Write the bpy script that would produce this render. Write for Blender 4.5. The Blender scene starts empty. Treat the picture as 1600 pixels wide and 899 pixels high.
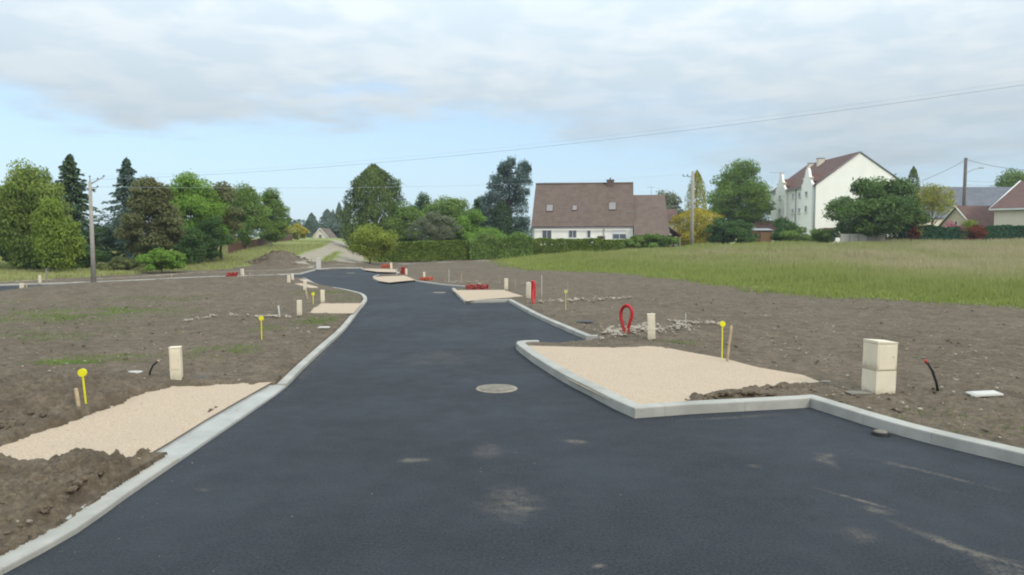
import bpy, bmesh, math, random
import numpy as np
from mathutils import Vector, Matrix
from mathutils.geometry import tessellate_polygon

rng = np.random.default_rng(7)
random.seed(7)
scene = bpy.context.scene
COL = scene.collection
R = math.radians

# ------------------------------------------------------------------ camera
F, CX, CY, HOR, CAMZ = 1155.0, 800.0, 449.5, 372.0, 2.6
PITCH = math.atan((CY - HOR) / F)
cam_d = bpy.data.cameras.new('camera')
cam_d.sensor_width = 36.0
cam_d.lens = 36.0 * F / 1600.0
cam_d.clip_start, cam_d.clip_end = 0.1, 6000
cam = bpy.data.objects.new('camera', cam_d)
COL.objects.link(cam)
cam.location = (0, 0, CAMZ)
cam.rotation_euler = (math.pi / 2 - PITCH, 0, 0)
scene.camera = cam
CP, SP = math.cos(PITCH), math.sin(PITCH)

def ray(px, py):
    a, b = (px - CX) / F, (CY - py) / F
    return np.array([a, CP + b * SP, -SP + b * CP])

def P(px, py, Y):                       # the point of a sight line at distance Y
    d = ray(px, py)
    t = Y / d[1]
    return Vector((d[0] * t, Y, CAMZ + d[2] * t))

def sstep(a, b, x):
    t = np.clip((np.asarray(x, float) - a) / (b - a), 0, 1)
    return t * t * (3 - 2 * t)

HAZE = .0003
LOT = 0.10                               # lots lie a kerb's height above the asphalt
def H(x, y):                             # lie of the land
    x = np.asarray(x, float); y = np.asarray(y, float)
    r = np.interp(x, [-10, 0, 19, 61, 120], [0, .4, 1.2, 1.8, 2.1])
    z = r * sstep(48, 90, y)
    u = x / np.maximum(y, 1.0)
    b = np.interp(y, [57, 66, 76, 100, 140, 190, 400], [0, .35, .95, 1.75, 2.2, 2.5, 2.7])
    z = z + b * (1 - sstep(-0.245, -0.185, u)) * sstep(57, 62, y)
    return z

def G(px, py, off=LOT):                  # where a sight line meets the land
    d = ray(px, py)
    lo, hi = 1.0, None
    t = 2.0
    while t < 2000:
        if CAMZ + d[2] * t < float(H(d[0] * t, d[1] * t)) + off:
            hi = t; break
        lo = t; t *= 1.02
    if hi is None: hi = 600.0; lo = 600.0
    for _ in range(40):
        m = (lo + hi) / 2
        if CAMZ + d[2] * m < float(H(d[0] * m, d[1] * m)) + off: hi = m
        else: lo = m
    return Vector((d[0] * hi, d[1] * hi, CAMZ + d[2] * hi))

def gz(x, y): return float(H(x, y)) + LOT

# ------------------------------------------------------------------ noise
def _hash(ix, iy, s):
    h = (ix.astype(np.int64) * 374761393 + iy.astype(np.int64) * 668265263 + s * 974634777) & 0xffffffff
    h = ((h ^ (h >> 13)) * 1274126177) & 0xffffffff
    return ((h ^ (h >> 16)) & 0xffff) / 65535.0

def vnoise(x, y, s=0):
    ix, iy = np.floor(x), np.floor(y)
    fx, fy = x - ix, y - iy
    fx = fx * fx * (3 - 2 * fx); fy = fy * fy * (3 - 2 * fy)
    a = _hash(ix, iy, s); b = _hash(ix + 1, iy, s); c = _hash(ix, iy + 1, s); d = _hash(ix + 1, iy + 1, s)
    return (a + (b - a) * fx) * (1 - fy) + (c + (d - c) * fx) * fy

def fbm(x, y, f, o=4, s=0, g=.5):
    v, a, n = 0, 1, 0
    for i in range(o):
        c, sn = math.cos(i * .7), math.sin(i * .7)
        v = v + a * (vnoise((x * c - y * sn) * f, (x * sn + y * c) * f, s + i) - .5); n += a; a *= g; f *= 2.03
    return v / n * 2

# ------------------------------------------------------------------ materials
def srgb(r, g, b):
    return tuple(((c / 255) / 12.92 if c / 255 <= .04045 else ((c / 255 + .055) / 1.055) ** 2.4) for c in (r, g, b))

class NT:
    def __init__(s, name):
        s.m = bpy.data.materials.new(name); s.m.use_nodes = True
        s.t = s.m.node_tree; s.n = s.t.nodes; s.l = s.t.links
        s.b = s.n['Principled BSDF']; s.out = s.n['Material Output']
        s.b.inputs['Specular IOR Level'].default_value = .25
    def add(s, typ, ins=None, **kw):
        n = s.n.new(typ)
        for k, v in kw.items(): setattr(n, k, v)
        for k, v in (ins or {}).items():
            if isinstance(v, bpy.types.NodeSocket): s.l.new(v, n.inputs[k])
            else: n.inputs[k].default_value = v
        return n
    def coord(s, kind='Object'): return s.add('ShaderNodeTexCoord').outputs[kind]
    def attr(s, name): return s.add('ShaderNodeAttribute', attribute_name=name).outputs['Fac']
    def noise(s, vec, scale, detail=4, rough=.6):
        return s.add('ShaderNodeTexNoise', {'Vector': vec, 'Scale': scale, 'Detail': detail, 'Roughness': rough}).outputs['Fac']
    def math(s, op, a, b=0.0, clamp=False):
        return s.add('ShaderNodeMath', {0: a, 1: b}, operation=op, use_clamp=clamp).outputs[0]
    def ramp(s, fac, a, b, lo=0.0, hi=1.0):
        return s.add('ShaderNodeMapRange', {'Value': fac, 'From Min': a, 'From Max': b, 'To Min': lo, 'To Max': hi}, interpolation_type='SMOOTHSTEP').outputs[0]
    def mix(s, fac, a, b):
        n = s.n.new('ShaderNodeMix'); n.data_type = 'RGBA'
        for i, v in ((0, fac), (6, a), (7, b)):
            if isinstance(v, bpy.types.NodeSocket): s.l.new(v, n.inputs[i])
            else: n.inputs[i].default_value = v if i == 0 else (*v[:3], 1)
        return n.outputs[2]
    def set(s, col=None, rough=None, bump=None, dist=.01, strength=.5):
        if col is not None:
            if isinstance(col, bpy.types.NodeSocket): s.l.new(col, s.b.inputs['Base Color'])
            else: s.b.inputs['Base Color'].default_value = (*col[:3], 1)
        if rough is not None:
            if isinstance(rough, bpy.types.NodeSocket): s.l.new(rough, s.b.inputs['Roughness'])
            else: s.b.inputs['Roughness'].default_value = rough
        if bump is not None:
            bn = s.add('ShaderNodeBump', {'Height': bump, 'Distance': dist, 'Strength': strength})
            s.l.new(bn.outputs[0], s.b.inputs['Normal'])
        return s.m

def plain(name, col, rough=.7, var=.18, scale=6.0, bump=.0, spec=None):
    n = NT(name); v = n.coord()
    f = n.noise(v, scale, 5, .65)
    f2 = n.noise(v, scale * 9, 3, .6)
    k = n.math('ADD', n.math('MULTIPLY', f, .7), n.math('MULTIPLY', f2, .3))
    c = n.mix(n.ramp(k, .3, .7), tuple(x * (1 - var) for x in col), tuple(min(1, x * (1 + var)) for x in col))
    if spec is not None: n.b.inputs['Specular IOR Level'].default_value = spec
    return n.set(c, rough, f2 if bump else None, .01, bump)

def leaf_mat(name, dark, light, tr=.36, rough=.6):
    n = NT(name)
    c = n.mix(n.attr('tint'), dark, light)
    n.set(c, rough)
    n.b.inputs['Specular IOR Level'].default_value = .18
    tl = n.add('ShaderNodeBsdfTranslucent', {'Color': c})
    mx = n.add('ShaderNodeMixShader', {0: tr, 1: n.b.outputs[0], 2: tl.outputs[0]})
    n.l.new(mx.outputs[0], n.out.inputs[0])
    return n.m

M = {}
# --- terrain: turned soil, grass, trodden track
def m_terrain():
    n = NT('soil_and_turf'); v = n.coord()
    big = n.noise(v, .22, 5, .6); mid = n.noise(v, 1.7, 6, .7); fine = n.noise(v, 14, 6, .75); vf = n.noise(v, 55, 3, .7)
    soil = n.mix(n.ramp(mid, .32, .68), (.104, .078, .050), (.168, .129, .087))
    soil = n.mix(n.ramp(fine, .25, .62), (.050, .038, .025), soil)
    soil = n.mix(n.math('MULTIPLY', n.ramp(big, .45, .7), .4), soil, (.165, .126, .088))
    lump = n.noise(v, 5.2, 7, .8)
    soil = n.mix(n.math('MULTIPLY', n.ramp(lump, .46, .60), .55), soil, (.060, .045, .030))
    soil = n.mix(n.math('MULTIPLY', n.ramp(lump, .42, .33), .5), soil, (.205, .163, .115))
    peb = n.add('ShaderNodeTexVoronoi', {'Vector': v, 'Scale': 16.0}).outputs['Distance']
    soil = n.mix(n.math('MULTIPLY', n.ramp(peb, .13, .09), n.ramp(mid, .48, .66)), soil, (.36, .31, .25))
    gr = n.mix(n.ramp(n.noise(v, .5, 6, .7), .35, .65), (.135, .172, .036), (.215, .228, .074))
    gr = n.mix(n.math('MULTIPLY', n.ramp(fine, .5, .7), .4), gr, (.24, .205, .11))
    trk = n.mix(n.ramp(mid, .3, .7), (.225, .19, .14), (.315, .27, .205))
    gm = n.math('ADD', n.attr('grass'), n.math('MULTIPLY', n.math('SUBTRACT', fine, .5), .9))
    c = n.mix(n.ramp(gm, .4, .62), soil, gr)
    tm = n.math('ADD', n.attr('track'), n.math('MULTIPLY', n.math('SUBTRACT', mid, .5), .7))
    c = n.mix(n.ramp(tm, .35, .65), c, trk)
    return n.set(c, .95, n.math('ADD', fine, n.math('MULTIPLY', vf, .4)), .05, .55)

def m_soil(name='clod_soil'):
    n = NT(name); v = n.coord()
    fine = n.noise(v, 14, 5, .75); mid = n.noise(v, 1.7, 5, .7)
    c = n.mix(n.ramp(mid, .32, .68), (.105, .079, .051), (.162, .125, .084))
    c = n.mix(n.ramp(fine, .3, .65), (.062, .046, .031), c)
    return n.set(c, .95, fine, .03, .5)

def m_gravel():
    n = NT('limestone_gravel'); v = n.coord()
    vo = n.add('ShaderNodeTexVoronoi', {'Vector': v, 'Scale': 42.0})
    big = n.noise(v, .9, 5, .6); fine = n.noise(v, 38, 4, .7)
    c = n.mix(n.ramp(fine, .28, .72), (.345, .258, .178), (.50, .395, .29))
    c = n.mix(n.math('MULTIPLY', n.ramp(big, .42, .68), .45), c, (.40, .31, .225))
    c = n.mix(n.math('MULTIPLY', n.ramp(vo.outputs['Distance'], .5, .85), .3), c, (.26, .20, .135))
    return n.set(c, .9, vo.outputs['Distance'], .02, .5)

def m_concrete(name, a, b):
    n = NT(name); v = n.coord()
    f = n.noise(v, 1.3, 5, .65); g = n.noise(v, 24, 5, .75); h = n.noise(v, 6, 4, .7)
    c = n.mix(n.ramp(f, .35, .7), a, b)
    c = n.mix(n.math('MULTIPLY', n.ramp(g, .55, .8), .5), c, tuple(x * .62 for x in a))
    c = n.mix(n.math('MULTIPLY', n.ramp(h, .58, .75), .35), c, (.30, .25, .19))
    return n.set(c, .85, g, .006, .4)

def m_asphalt(stains):
    n = NT('fresh_asphalt'); v = n.coord()
    big = n.noise(v, .35, 5, .6); mid = n.noise(v, 2.2, 5, .65); gr = n.noise(v, 95, 3, .8); g2 = n.noise(v, 38, 4, .8)
    vo = n.add('ShaderNodeTexVoronoi', {'Vector': v, 'Scale': 75.0}).outputs['Distance']
    c = n.mix(n.ramp(g2, .36, .66), (.012, .0145, .0178), (.042, .0485, .057))
    c = n.mix(n.math('MULTIPLY', n.ramp(big, .4, .7), .5), c, (.050, .056, .066))
    c = n.mix(n.math('MULTIPLY', n.ramp(gr, .62, .78), .55), c, (.135, .135, .135))
    # laying passes along the road
    wv = n.add('ShaderNodeMapping', {'Vector': v, 'Rotation': (0, 0, R(6)), 'Scale': (1.5, .05, 1)}).outputs[0]
    c = n.mix(n.math('MULTIPLY', n.ramp(n.noise(wv, 1.0, 3, .6), .45, .7), .3), c, (.026, .029, .034))
    brk = n.noise(v, 7, 6, .8)
    tot = None
    for (x, y, a, b, rot, s) in stains:
        mp = n.add('ShaderNodeMapping', {'Vector': v, 'Location': (x, y, 0), 'Rotation': (0, 0, rot), 'Scale': (a, b, 100.0)}, vector_type='TEXTURE')
        ln = n.add('ShaderNodeVectorMath', {0: mp.outputs[0]}, operation='LENGTH').outputs['Value']
        ln = n.math('ADD', ln, n.math('MULTIPLY', n.math('SUBTRACT', mid, .5), 1.4))
        k = n.math('MULTIPLY', n.ramp(ln, 1.05, .1), s)
        tot = k if tot is None else n.math('MAXIMUM', tot, k)
    d = n.math('MULTIPLY', tot, n.ramp(n.math('ADD', brk, n.math('MULTIPLY', g2, .5)), .60, .86), True)
    c = n.mix(n.math('MULTIPLY', d, .46), c, (.27, .225, .165))
    return n.set(c, n.ramp(mid, .2, .8, .72, .9), n.math('ADD', vo, gr), .018, .7)

def m_roof(name, a, b, rows=.33):
    n = NT(name); v = n.coord()
    w = n.add('ShaderNodeTexWave', {'Vector': v, 'Scale': 1 / (rows * 6.283) * 6.283 / 2, 'Distortion': .6, 'Detail': 2.0}, wave_type='BANDS', bands_direction='Z').outputs['Fac']
    f = n.noise(v, 1.1, 5, .7); g = n.noise(v, 8, 4, .8)
    c = n.mix(n.ramp(f, .3, .7), a, b)
    c = n.mix(n.math('MULTIPLY', n.ramp(g, .5, .75), .5), c, tuple(x * .6 for x in a))
    c = n.mix(n.math('MULTIPLY', w, .25), c, tuple(x * .55 for x in a))
    return n.set(c, .8, n.math('ADD', w, g), .04, .5)

def m_glass(name='window_glass'):
    n = NT(name); v = n.coord()
    c = n.mix(n.noise(v, 1.5, 3), (.05, .06, .07), (.13, .15, .17))
    n.b.inputs['Specular IOR Level'].default_value = .6
    return n.set(c, .08)

def m_stripes(name, a, b, scale, rough=.7, direction='X'):
    n = NT(name); v = n.coord()
    w = n.add('ShaderNodeTexWave', {'Vector': v, 'Scale': scale, 'Distortion': .2}, bands_direction=direction).outputs['Fac']
    f = n.noise(v, 3, 5, .7)
    c = n.mix(n.ramp(w, .1, .4), tuple(x * .45 for x in a), n.mix(f, a, b))
    return n.set(c, rough, w, .02, .5)

M['terrain'] = m_terrain(); M['soil'] = m_soil(); M['gravel'] = m_gravel()
M['kerb'] = m_concrete('kerb_concrete', (.28, .27, .238), (.37, .355, .315))
M['slab'] = m_concrete('slab_concrete', (.28, .278, .255), (.365, .36, .335))
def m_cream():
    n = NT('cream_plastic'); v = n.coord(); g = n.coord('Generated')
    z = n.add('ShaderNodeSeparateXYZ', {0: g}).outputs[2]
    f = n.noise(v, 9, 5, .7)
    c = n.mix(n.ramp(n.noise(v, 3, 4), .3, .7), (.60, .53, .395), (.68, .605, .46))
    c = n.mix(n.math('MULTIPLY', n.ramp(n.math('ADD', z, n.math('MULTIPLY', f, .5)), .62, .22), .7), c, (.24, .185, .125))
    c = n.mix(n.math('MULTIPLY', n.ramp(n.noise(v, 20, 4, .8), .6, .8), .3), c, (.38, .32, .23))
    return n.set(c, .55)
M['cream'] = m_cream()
M['cream_door'] = plain('cream_door_plastic', (.65, .57, .43), .45, .06, 3)
M['joint'] = plain('grey_joint', (.43, .385, .30), .8, .1)
M['yellow'] = plain('yellow_paint', (.66, .60, .02), .5, .1)
M['pale_yellow'] = plain('faded_yellow_paint', (.52, .48, .16), .6, .12)
M['wood'] = plain('raw_wood', (.40, .31, .19), .85, .3, 12, .3)
M['old_wood'] = plain('grey_wood', (.27, .23, .18), .9, .3, 12, .3)
M['red'] = plain('red_plastic', (.42, .022, .024), .45, .15)
M['red_net'] = plain('red_mesh_plastic', (.36, .045, .035), .6, .25)
M['orange'] = plain('orange_mesh_plastic', (.48, .11, .045), .6, .25)
M['black'] = plain('black_plastic', (.018, .018, .018), .5, .2)
M['dark_plate'] = plain('dark_composite', (.06, .06, .06), .7, .2, 5, .2)
M['white_plate'] = plain('white_plastic', (.48, .465, .42), .6, .1)
M['iron'] = plain('dusty_cast_iron', (.165, .145, .115), .75, .35, 5, .3)
M['iron2'] = plain('dusty_iron_frame', (.24, .21, .165), .8, .3, 8, .3)
M['pole'] = plain('pole_concrete', (.33, .30, .26), .9, .2, 1.5, .2)
M['pole_wood'] = plain('pole_wood', (.12, .105, .09), .9, .25, 1.5, .2)
M['metal'] = plain('galvanised_metal', (.33, .34, .35), .5, .15)
M['cable'] = plain('cable_sheath', (.10, .11, .12), .6, .1)
M['cable_pale'] = plain('pale_cable_sheath', (.34, .37, .40), .6, .1)
M['plaster'] = plain('cream_render', (.84, .81, .72), .9, .05, .8, .1)
M['plaster_w'] = plain('white_render', (.86, .84, .77), .9, .04, .6, .1)
M['plaster_c'] = plain('pale_render', (.62, .54, .44), .9, .06, .8)
M['roof_brown'] = m_roof('brown_roof_tile', (.112, .078, .060), (.158, .114, .090))
M['roof_red'] = m_roof('red_roof_tile', (.098, .052, .042), (.142, .079, .063))
M['roof_slate'] = m_roof('slate_roof', (.105, .11, .13), (.15, .155, .175))
M['glass'] = m_glass()
M['frame_w'] = plain('white_frame', (.66, .66, .63), .5, .05)
M['frame_b'] = plain('brown_frame', (.085, .042, .026), .6, .2)
M['rooflight'] = plain('rooflight_blind', (.21, .20, .19), .35, .1)
M['gutter'] = plain('zinc_gutter', (.24, .25, .26), .5, .1)
M['brick'] = plain('chimney_brick', (.13, .085, .07), .9, .2)
M['bark'] = plain('bark', (.085, .065, .045), .95, .35, 6, .5)
M['bark_pale'] = plain('pale_bark', (.34, .31, .26), .9, .3, 5, .4)
M['rubble'] = m_concrete('limestone_rubble', (.23, .195, .15), (.36, .315, .25))
M['fence_brown'] = m_stripes('brown_boards', (.105, .050, .030), (.165, .085, .05), 2.2)
M['shed'] = m_stripes('shed_boards', (.22, .12, .06), (.30, .17, .09), 2.0)
M['panel'] = m_concrete('fence_panel_concrete', (.26, .225, .185), (.34, .30, .25))
M['panel_w'] = m_concrete('white_fence_panel', (.40, .38, .33), (.48, .46, .41))
M['net_green'] = m_stripes('green_screen_cloth', (.018, .075, .045), (.035, .11, .065), 1.4)
LEAF = {
 'birch': leaf_mat('birch_leaf', (0.110, 0.174, 0.034), (0.271, 0.330, 0.068)),
 'birch2': leaf_mat('young_birch_leaf', (0.129, 0.198, 0.026), (0.278, 0.350, 0.057)),
 'spruce': leaf_mat('spruce_needle', (0.041, 0.076, 0.035), (0.111, 0.169, 0.072), .1),
 'blue': leaf_mat('blue_spruce_needle', (0.053, 0.099, 0.070), (0.139, 0.206, 0.156), .1),
 'cherry': leaf_mat('cherry_leaf', (0.050, 0.097, 0.022), (0.149, 0.237, 0.055), .3),
 'brown': leaf_mat('bronze_leaf', (.092, .100, .038), (.205, .215, .086)),
 'green': leaf_mat('bright_leaf', (0.103, 0.204, 0.029), (0.256, 0.404, 0.063)),
 'mid': leaf_mat('mid_green_leaf', (0.090, 0.160, 0.031), (0.227, 0.323, 0.073)),
 'dark': leaf_mat('dark_leaf', (0.038, 0.088, 0.025), (0.116, 0.200, 0.053)),
 'olive': leaf_mat('olive_leaf', (0.108, 0.121, 0.044), (0.228, 0.244, 0.091)),
 'thuja': leaf_mat('thuja_spray', (0.049, 0.085, 0.018), (0.143, 0.189, 0.043), .15),
 'willow': leaf_mat('willow_leaf', (0.142, 0.198, 0.026), (0.341, 0.385, 0.065)),
 'cedar': leaf_mat('cedar_needle', (0.075, 0.125, 0.105), (0.189, 0.260, 0.229), .1),
 'cypress': leaf_mat('cypress_spray', (0.022, 0.049, 0.018), (0.057, 0.096, 0.033), .1),
 'hedge': leaf_mat('hedge_leaf', (0.086, 0.135, 0.018), (0.202, 0.263, 0.038)),
 'scrub': leaf_mat('scrub_leaf', (0.085, 0.117, 0.038), (0.224, 0.242, 0.090)),
 'grey': leaf_mat('grey_green_leaf', (0.117, 0.135, 0.075), (0.224, 0.251, 0.143)),
 'gold': leaf_mat('golden_spray', (0.198, 0.185, 0.018), (0.511, 0.403, 0.033), .2),
 'yellow': leaf_mat('yellow_green_leaf', (0.198, 0.217, 0.034), (0.403, 0.385, 0.072)),
 'far_hazed': leaf_mat('hazed_far_leaf', (0.056, 0.098, 0.066), (0.117, 0.161, 0.108), .1),  # bluish haze of the distance mixed into the leaf colour
 'red': leaf_mat('red_leaf', (0.109, 0.023, 0.012), (0.227, 0.059, 0.024)),
 'pink': leaf_mat('pink_blossom', (0.302, 0.068, 0.128), (0.602, 0.186, 0.286)),
 'dkgreen': leaf_mat('laurel_leaf', (0.022, 0.079, 0.034), (0.065, 0.161, 0.061)),
}
def m_blade(name, base, tip, alt):
    n = NT(name)
    c = n.mix(n.attr('tip'), base, tip)
    c = n.mix(n.attr('tint'), c, alt)
    n.set(c, .7)
    n.b.inputs['Specular IOR Level'].default_value = .15
    tl = n.add('ShaderNodeBsdfTranslucent', {'Color': c})
    mx = n.add('ShaderNodeMixShader', {0: .3, 1: n.b.outputs[0], 2: tl.outputs[0]})
    n.l.new(mx.outputs[0], n.out.inputs[0])
    return n.m
M['meadow'] = m_blade('meadow_blade', (.150, .222, .030), (.290, .330, .086), (.46, .39, .25))
M['weed'] = m_blade('weed_blade', (.085, .150, .030), (.17, .27, .06), (.22, .23, .10))

# ------------------------------------------------------------------ object helpers
def tag(o, label=None, cat=None, group=None, kind=None):
    if label: o['label'] = label
    if cat: o['category'] = cat
    if group: o['group'] = group
    if kind: o['kind'] = kind
    return o

def empty(name, loc, rz=0, label=None, cat=None, group=None):
    o = bpy.data.objects.new(name, None); COL.objects.link(o)
    o.location = loc; o.rotation_euler = (0, 0, rz); o.empty_display_size = .3
    return tag(o, label, cat, group)

def link(name, me, mat, parent=None, loc=None):
    o = bpy.data.objects.new(name, me); COL.objects.link(o)
    if mat: me.materials.append(mat)
    if parent: o.parent = parent
    if loc is not None: o.location = loc
    return o

def kids(o): return [c for c in bpy.data.objects if c.parent == o]
def copy_tree(o, parent=None):
    ch = kids(o)
    c = o.copy(); COL.objects.link(c); c.parent = parent
    for k in ch: copy_tree(k, c)
    return c

def npmesh(name, V, Fc, smooth=False):
    me = bpy.data.meshes.new(name)
    V = np.asarray(V, np.float32); Fc = np.asarray(Fc, np.int32)
    k = Fc.shape[1]
    me.vertices.add(len(V)); me.vertices.foreach_set('co', V.ravel())
    me.loops.add(Fc.size); me.loops.foreach_set('vertex_index', Fc.ravel())
    me.polygons.add(len(Fc)); me.polygons.foreach_set('loop_start', np.arange(0, Fc.size, k, dtype=np.int32))
    me.update(calc_edges=True)
    if smooth: me.polygons.foreach_set('use_smooth', np.ones(len(Fc), bool))
    else: me.polygons.foreach_set('use_smooth', np.zeros(len(Fc), bool))
    return me

def fattr(me, name, dom, vals):
    a = me.attributes.new(name, 'FLOAT', dom); a.data.foreach_set('value', np.asarray(vals, np.float32))

class MB:
    """collects simple solids into one mesh"""
    def __init__(s): s.bm = bmesh.new()
    def box(s, c, d, rz=0, bevel=0, mat=None):
        r = bmesh.ops.create_cube(s.bm, size=1)
        m = Matrix.Translation(c) @ Matrix.Rotation(rz, 4, 'Z')
        if mat is not None: m = Matrix.Translation(c) @ mat
        m = m @ Matrix.Diagonal((*d, 1))
        bmesh.ops.transform(s.bm, matrix=m, verts=r['verts'])
        if bevel:
            es = {e for v in r['verts'] for e in v.link_edges}
            bmesh.ops.bevel(s.bm, geom=list(es), offset=bevel, segments=2, affect='EDGES', profile=.6)
        return s
    def tube(s, pts, rad, n=8, cap=True):
        pts = [Vector(p) for p in pts]
        rads = rad if isinstance(rad, (list, tuple)) else [rad] * len(pts)
        rings = []
        for i, p in enumerate(pts):
            d = (pts[min(i + 1, len(pts) - 1)] - pts[max(i - 1, 0)]).normalized()
            a = d.orthogonal().normalized() if i == 0 else (rings_a - d * rings_a.dot(d)).normalized()
            rings_a = a
            b = d.cross(a)
            rings.append([s.bm.verts.new(p + (a * math.cos(t) + b * math.sin(t)) * rads[i]) for t in [2 * math.pi * k / n for k in range(n)]])
        for r0, r1 in zip(rings, rings[1:]):
            for k in range(n):
                f = s.bm.faces.new((r0[k], r0[(k + 1) % n], r1[(k + 1) % n], r1[k])); f.smooth = True
        if cap:
            s.bm.faces.new(rings[0][::-1]); s.bm.faces.new(rings[-1])
        return s
    def prism(s, poly, axis, a, b):
        """extrude a 2D polygon along an axis ('x' or 'y' or 'z') from a to b"""
        def mk(p, t):
            return {'x': (t, p[0], p[1]), 'y': (p[0], t, p[1]), 'z': (p[0], p[1], t)}[axis]
        A = [s.bm.verts.new(mk(p, a)) for p in poly]; B = [s.bm.verts.new(mk(p, b)) for p in poly]
        n = len(poly)
        s.bm.faces.new(A[::-1]); s.bm.faces.new(B)
        for i in range(n): s.bm.faces.new((A[i], A[(i + 1) % n], B[(i + 1) % n], B[i]))
        return s
    def slab(s, quad, th):
        """a thick sheet under a planar quad"""
        q = [Vector(p) for p in quad]
        nrm = (q[1] - q[0]).cross(q[2] - q[0]).normalized()
        if nrm.z < 0: q = q[::-1]; nrm = -nrm
        A = [s.bm.verts.new(p) for p in q]; B = [s.bm.verts.new(p - nrm * th) for p in q]
        n = len(q)
        s.bm.faces.new(A); s.bm.faces.new(B[::-1])
        for i in range(n): s.bm.faces.new((A[i], B[i], B[(i + 1) % n], A[(i + 1) % n]))
        return s
    def disc(s, c, r, z0, z1, n=40, bev=.0):
        top = [s.bm.verts.new((c[0] + (r - bev) * math.cos(t), c[1] + (r - bev) * math.sin(t), z1)) for t in [2 * math.pi * k / n for k in range(n)]]
        bot = [s.bm.verts.new((c[0] + r * math.cos(t), c[1] + r * math.sin(t), z0)) for t in [2 * math.pi * k / n for k in range(n)]]
        s.bm.faces.new(top)
        for k in range(n): s.bm.faces.new((bot[k], bot[(k + 1) % n], top[(k + 1) % n], top[k]))
        return s
    def mesh(s, name):
        bmesh.ops.recalc_face_normals(s.bm, faces=s.bm.faces)
        me = bpy.data.meshes.new(name); s.bm.to_mesh(me); s.bm.free(); return me
    def build(s, name, mat, parent=None, loc=None): return link(name, s.mesh(name), mat, parent, loc)

# ------------------------------------------------------------------ roads and kerbs, traced on the land
def W(pts, off=0.0): return [G(x, y, off) for x, y in pts]
def extend(a, b, y):                       # carry the line a->b on until it reaches y
    t = (y - a.y) / (b.y - a.y); return Vector((a.x + (b.x - a.x) * t, y, 0))
L_pts = W([(6, 897), (120, 834), (200, 777), (280, 722), (359, 668), (430, 619), (447, 606), (473, 579), (505, 548), (540, 515), (562, 486), (571, 475),
           (573.5, 468), (567, 461), (549, 456), (529, 452), (509, 449), (491, 443.5), (482, 438.5), (476, 436), (462, 436), (400, 439.5), (322, 442), (150, 452), (0, 458), (-150, 464), (-320, 471)])
L_pts = [extend(L_pts[1], L_pts[0], -14)] + L_pts
R1 = W([(1600, 729), (1412, 682.5), (1266, 637), (1198, 641), (1087, 647), (992, 654), (956, 637.5), (920, 618), (880, 597), (836, 569), (812, 551), (806.5, 546), (808, 543), (820, 541.5), (840, 541)])
R1 = [extend(R1[1], R1[0], -14)] + R1
R2 = W([(934, 531.5), (916, 531.3), (880, 515.7), (836, 495.7), (794, 472.3), (725.7, 474.2), (705.5, 453.5)])
R3 = W([(726.5, 449.8), (692, 447), (668, 443.6), (647, 440.6), (626, 441.6), (608, 443.6), (590, 440.6), (583.5, 437), (583, 434), (590, 431.5)])
R4 = W([(620, 429), (620, 426.8), (590, 426), (569, 423), (562, 420), (530, 420), (496, 422), (472, 429), (400, 432.3), (322, 434.5), (150, 442.5), (0, 447), (-150, 452), (-320, 458)])
ROAD = L_pts + R4[::-1] + R3[::-1] + R2[::-1] + R1[::-1]
ROAD2 = np.array([(p.x, p.y) for p in ROAD])

def inside(poly, x, y):
    r = np.zeros(x.shape, bool)
    n = len(poly)
    for i in range(n):
        x0, y0 = poly[i]; x1, y1 = poly[(i + 1) % n]
        if y0 == y1: continue
        c = ((y0 > y) != (y1 > y)) & (x < (x1 - x0) * (y - y0) / (y1 - y0) + x0)
        r ^= c
    return r

def pdist(poly, x, y, closed=True):
    d = np.full(x.shape, 1e9)
    n = len(poly)
    for i in range(n if closed else n - 1):
        x0, y0 = poly[i]; x1, y1 = poly[(i + 1) % n]
        dx, dy = x1 - x0, y1 - y0
        t = np.clip(((x - x0) * dx + (y - y0) * dy) / (dx * dx + dy * dy + 1e-12), 0, 1)
        d = np.minimum(d, (x - x0 - t * dx) ** 2 + (y - y0 - t * dy) ** 2)
    return np.sqrt(d)
def sdf(poly, x, y):                       # negative inside
    d = pdist(poly, x, y); return np.where(inside(poly, x, y), -d, d)

def sheet(name, pts, mat, z=0.0, thick=0.0):
    tri = tessellate_polygon([[Vector((p.x, p.y, 0)) for p in pts]])
    V = [(p.x, p.y, float(H(p.x, p.y)) + z) for p in pts]
    me = bpy.data.meshes.new(name); me.from_pydata(V, [], [tuple(t) for t in tri]); me.update()
    bm = bmesh.new(); bm.from_mesh(me); bmesh.ops.recalc_face_normals(bm, faces=bm.faces)
    if sum(f.normal.z for f in bm.faces) < 0: bmesh.ops.reverse_faces(bm, faces=bm.faces)
    bm.to_mesh(me); bm.free()
    return link(name, me, mat)

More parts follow.
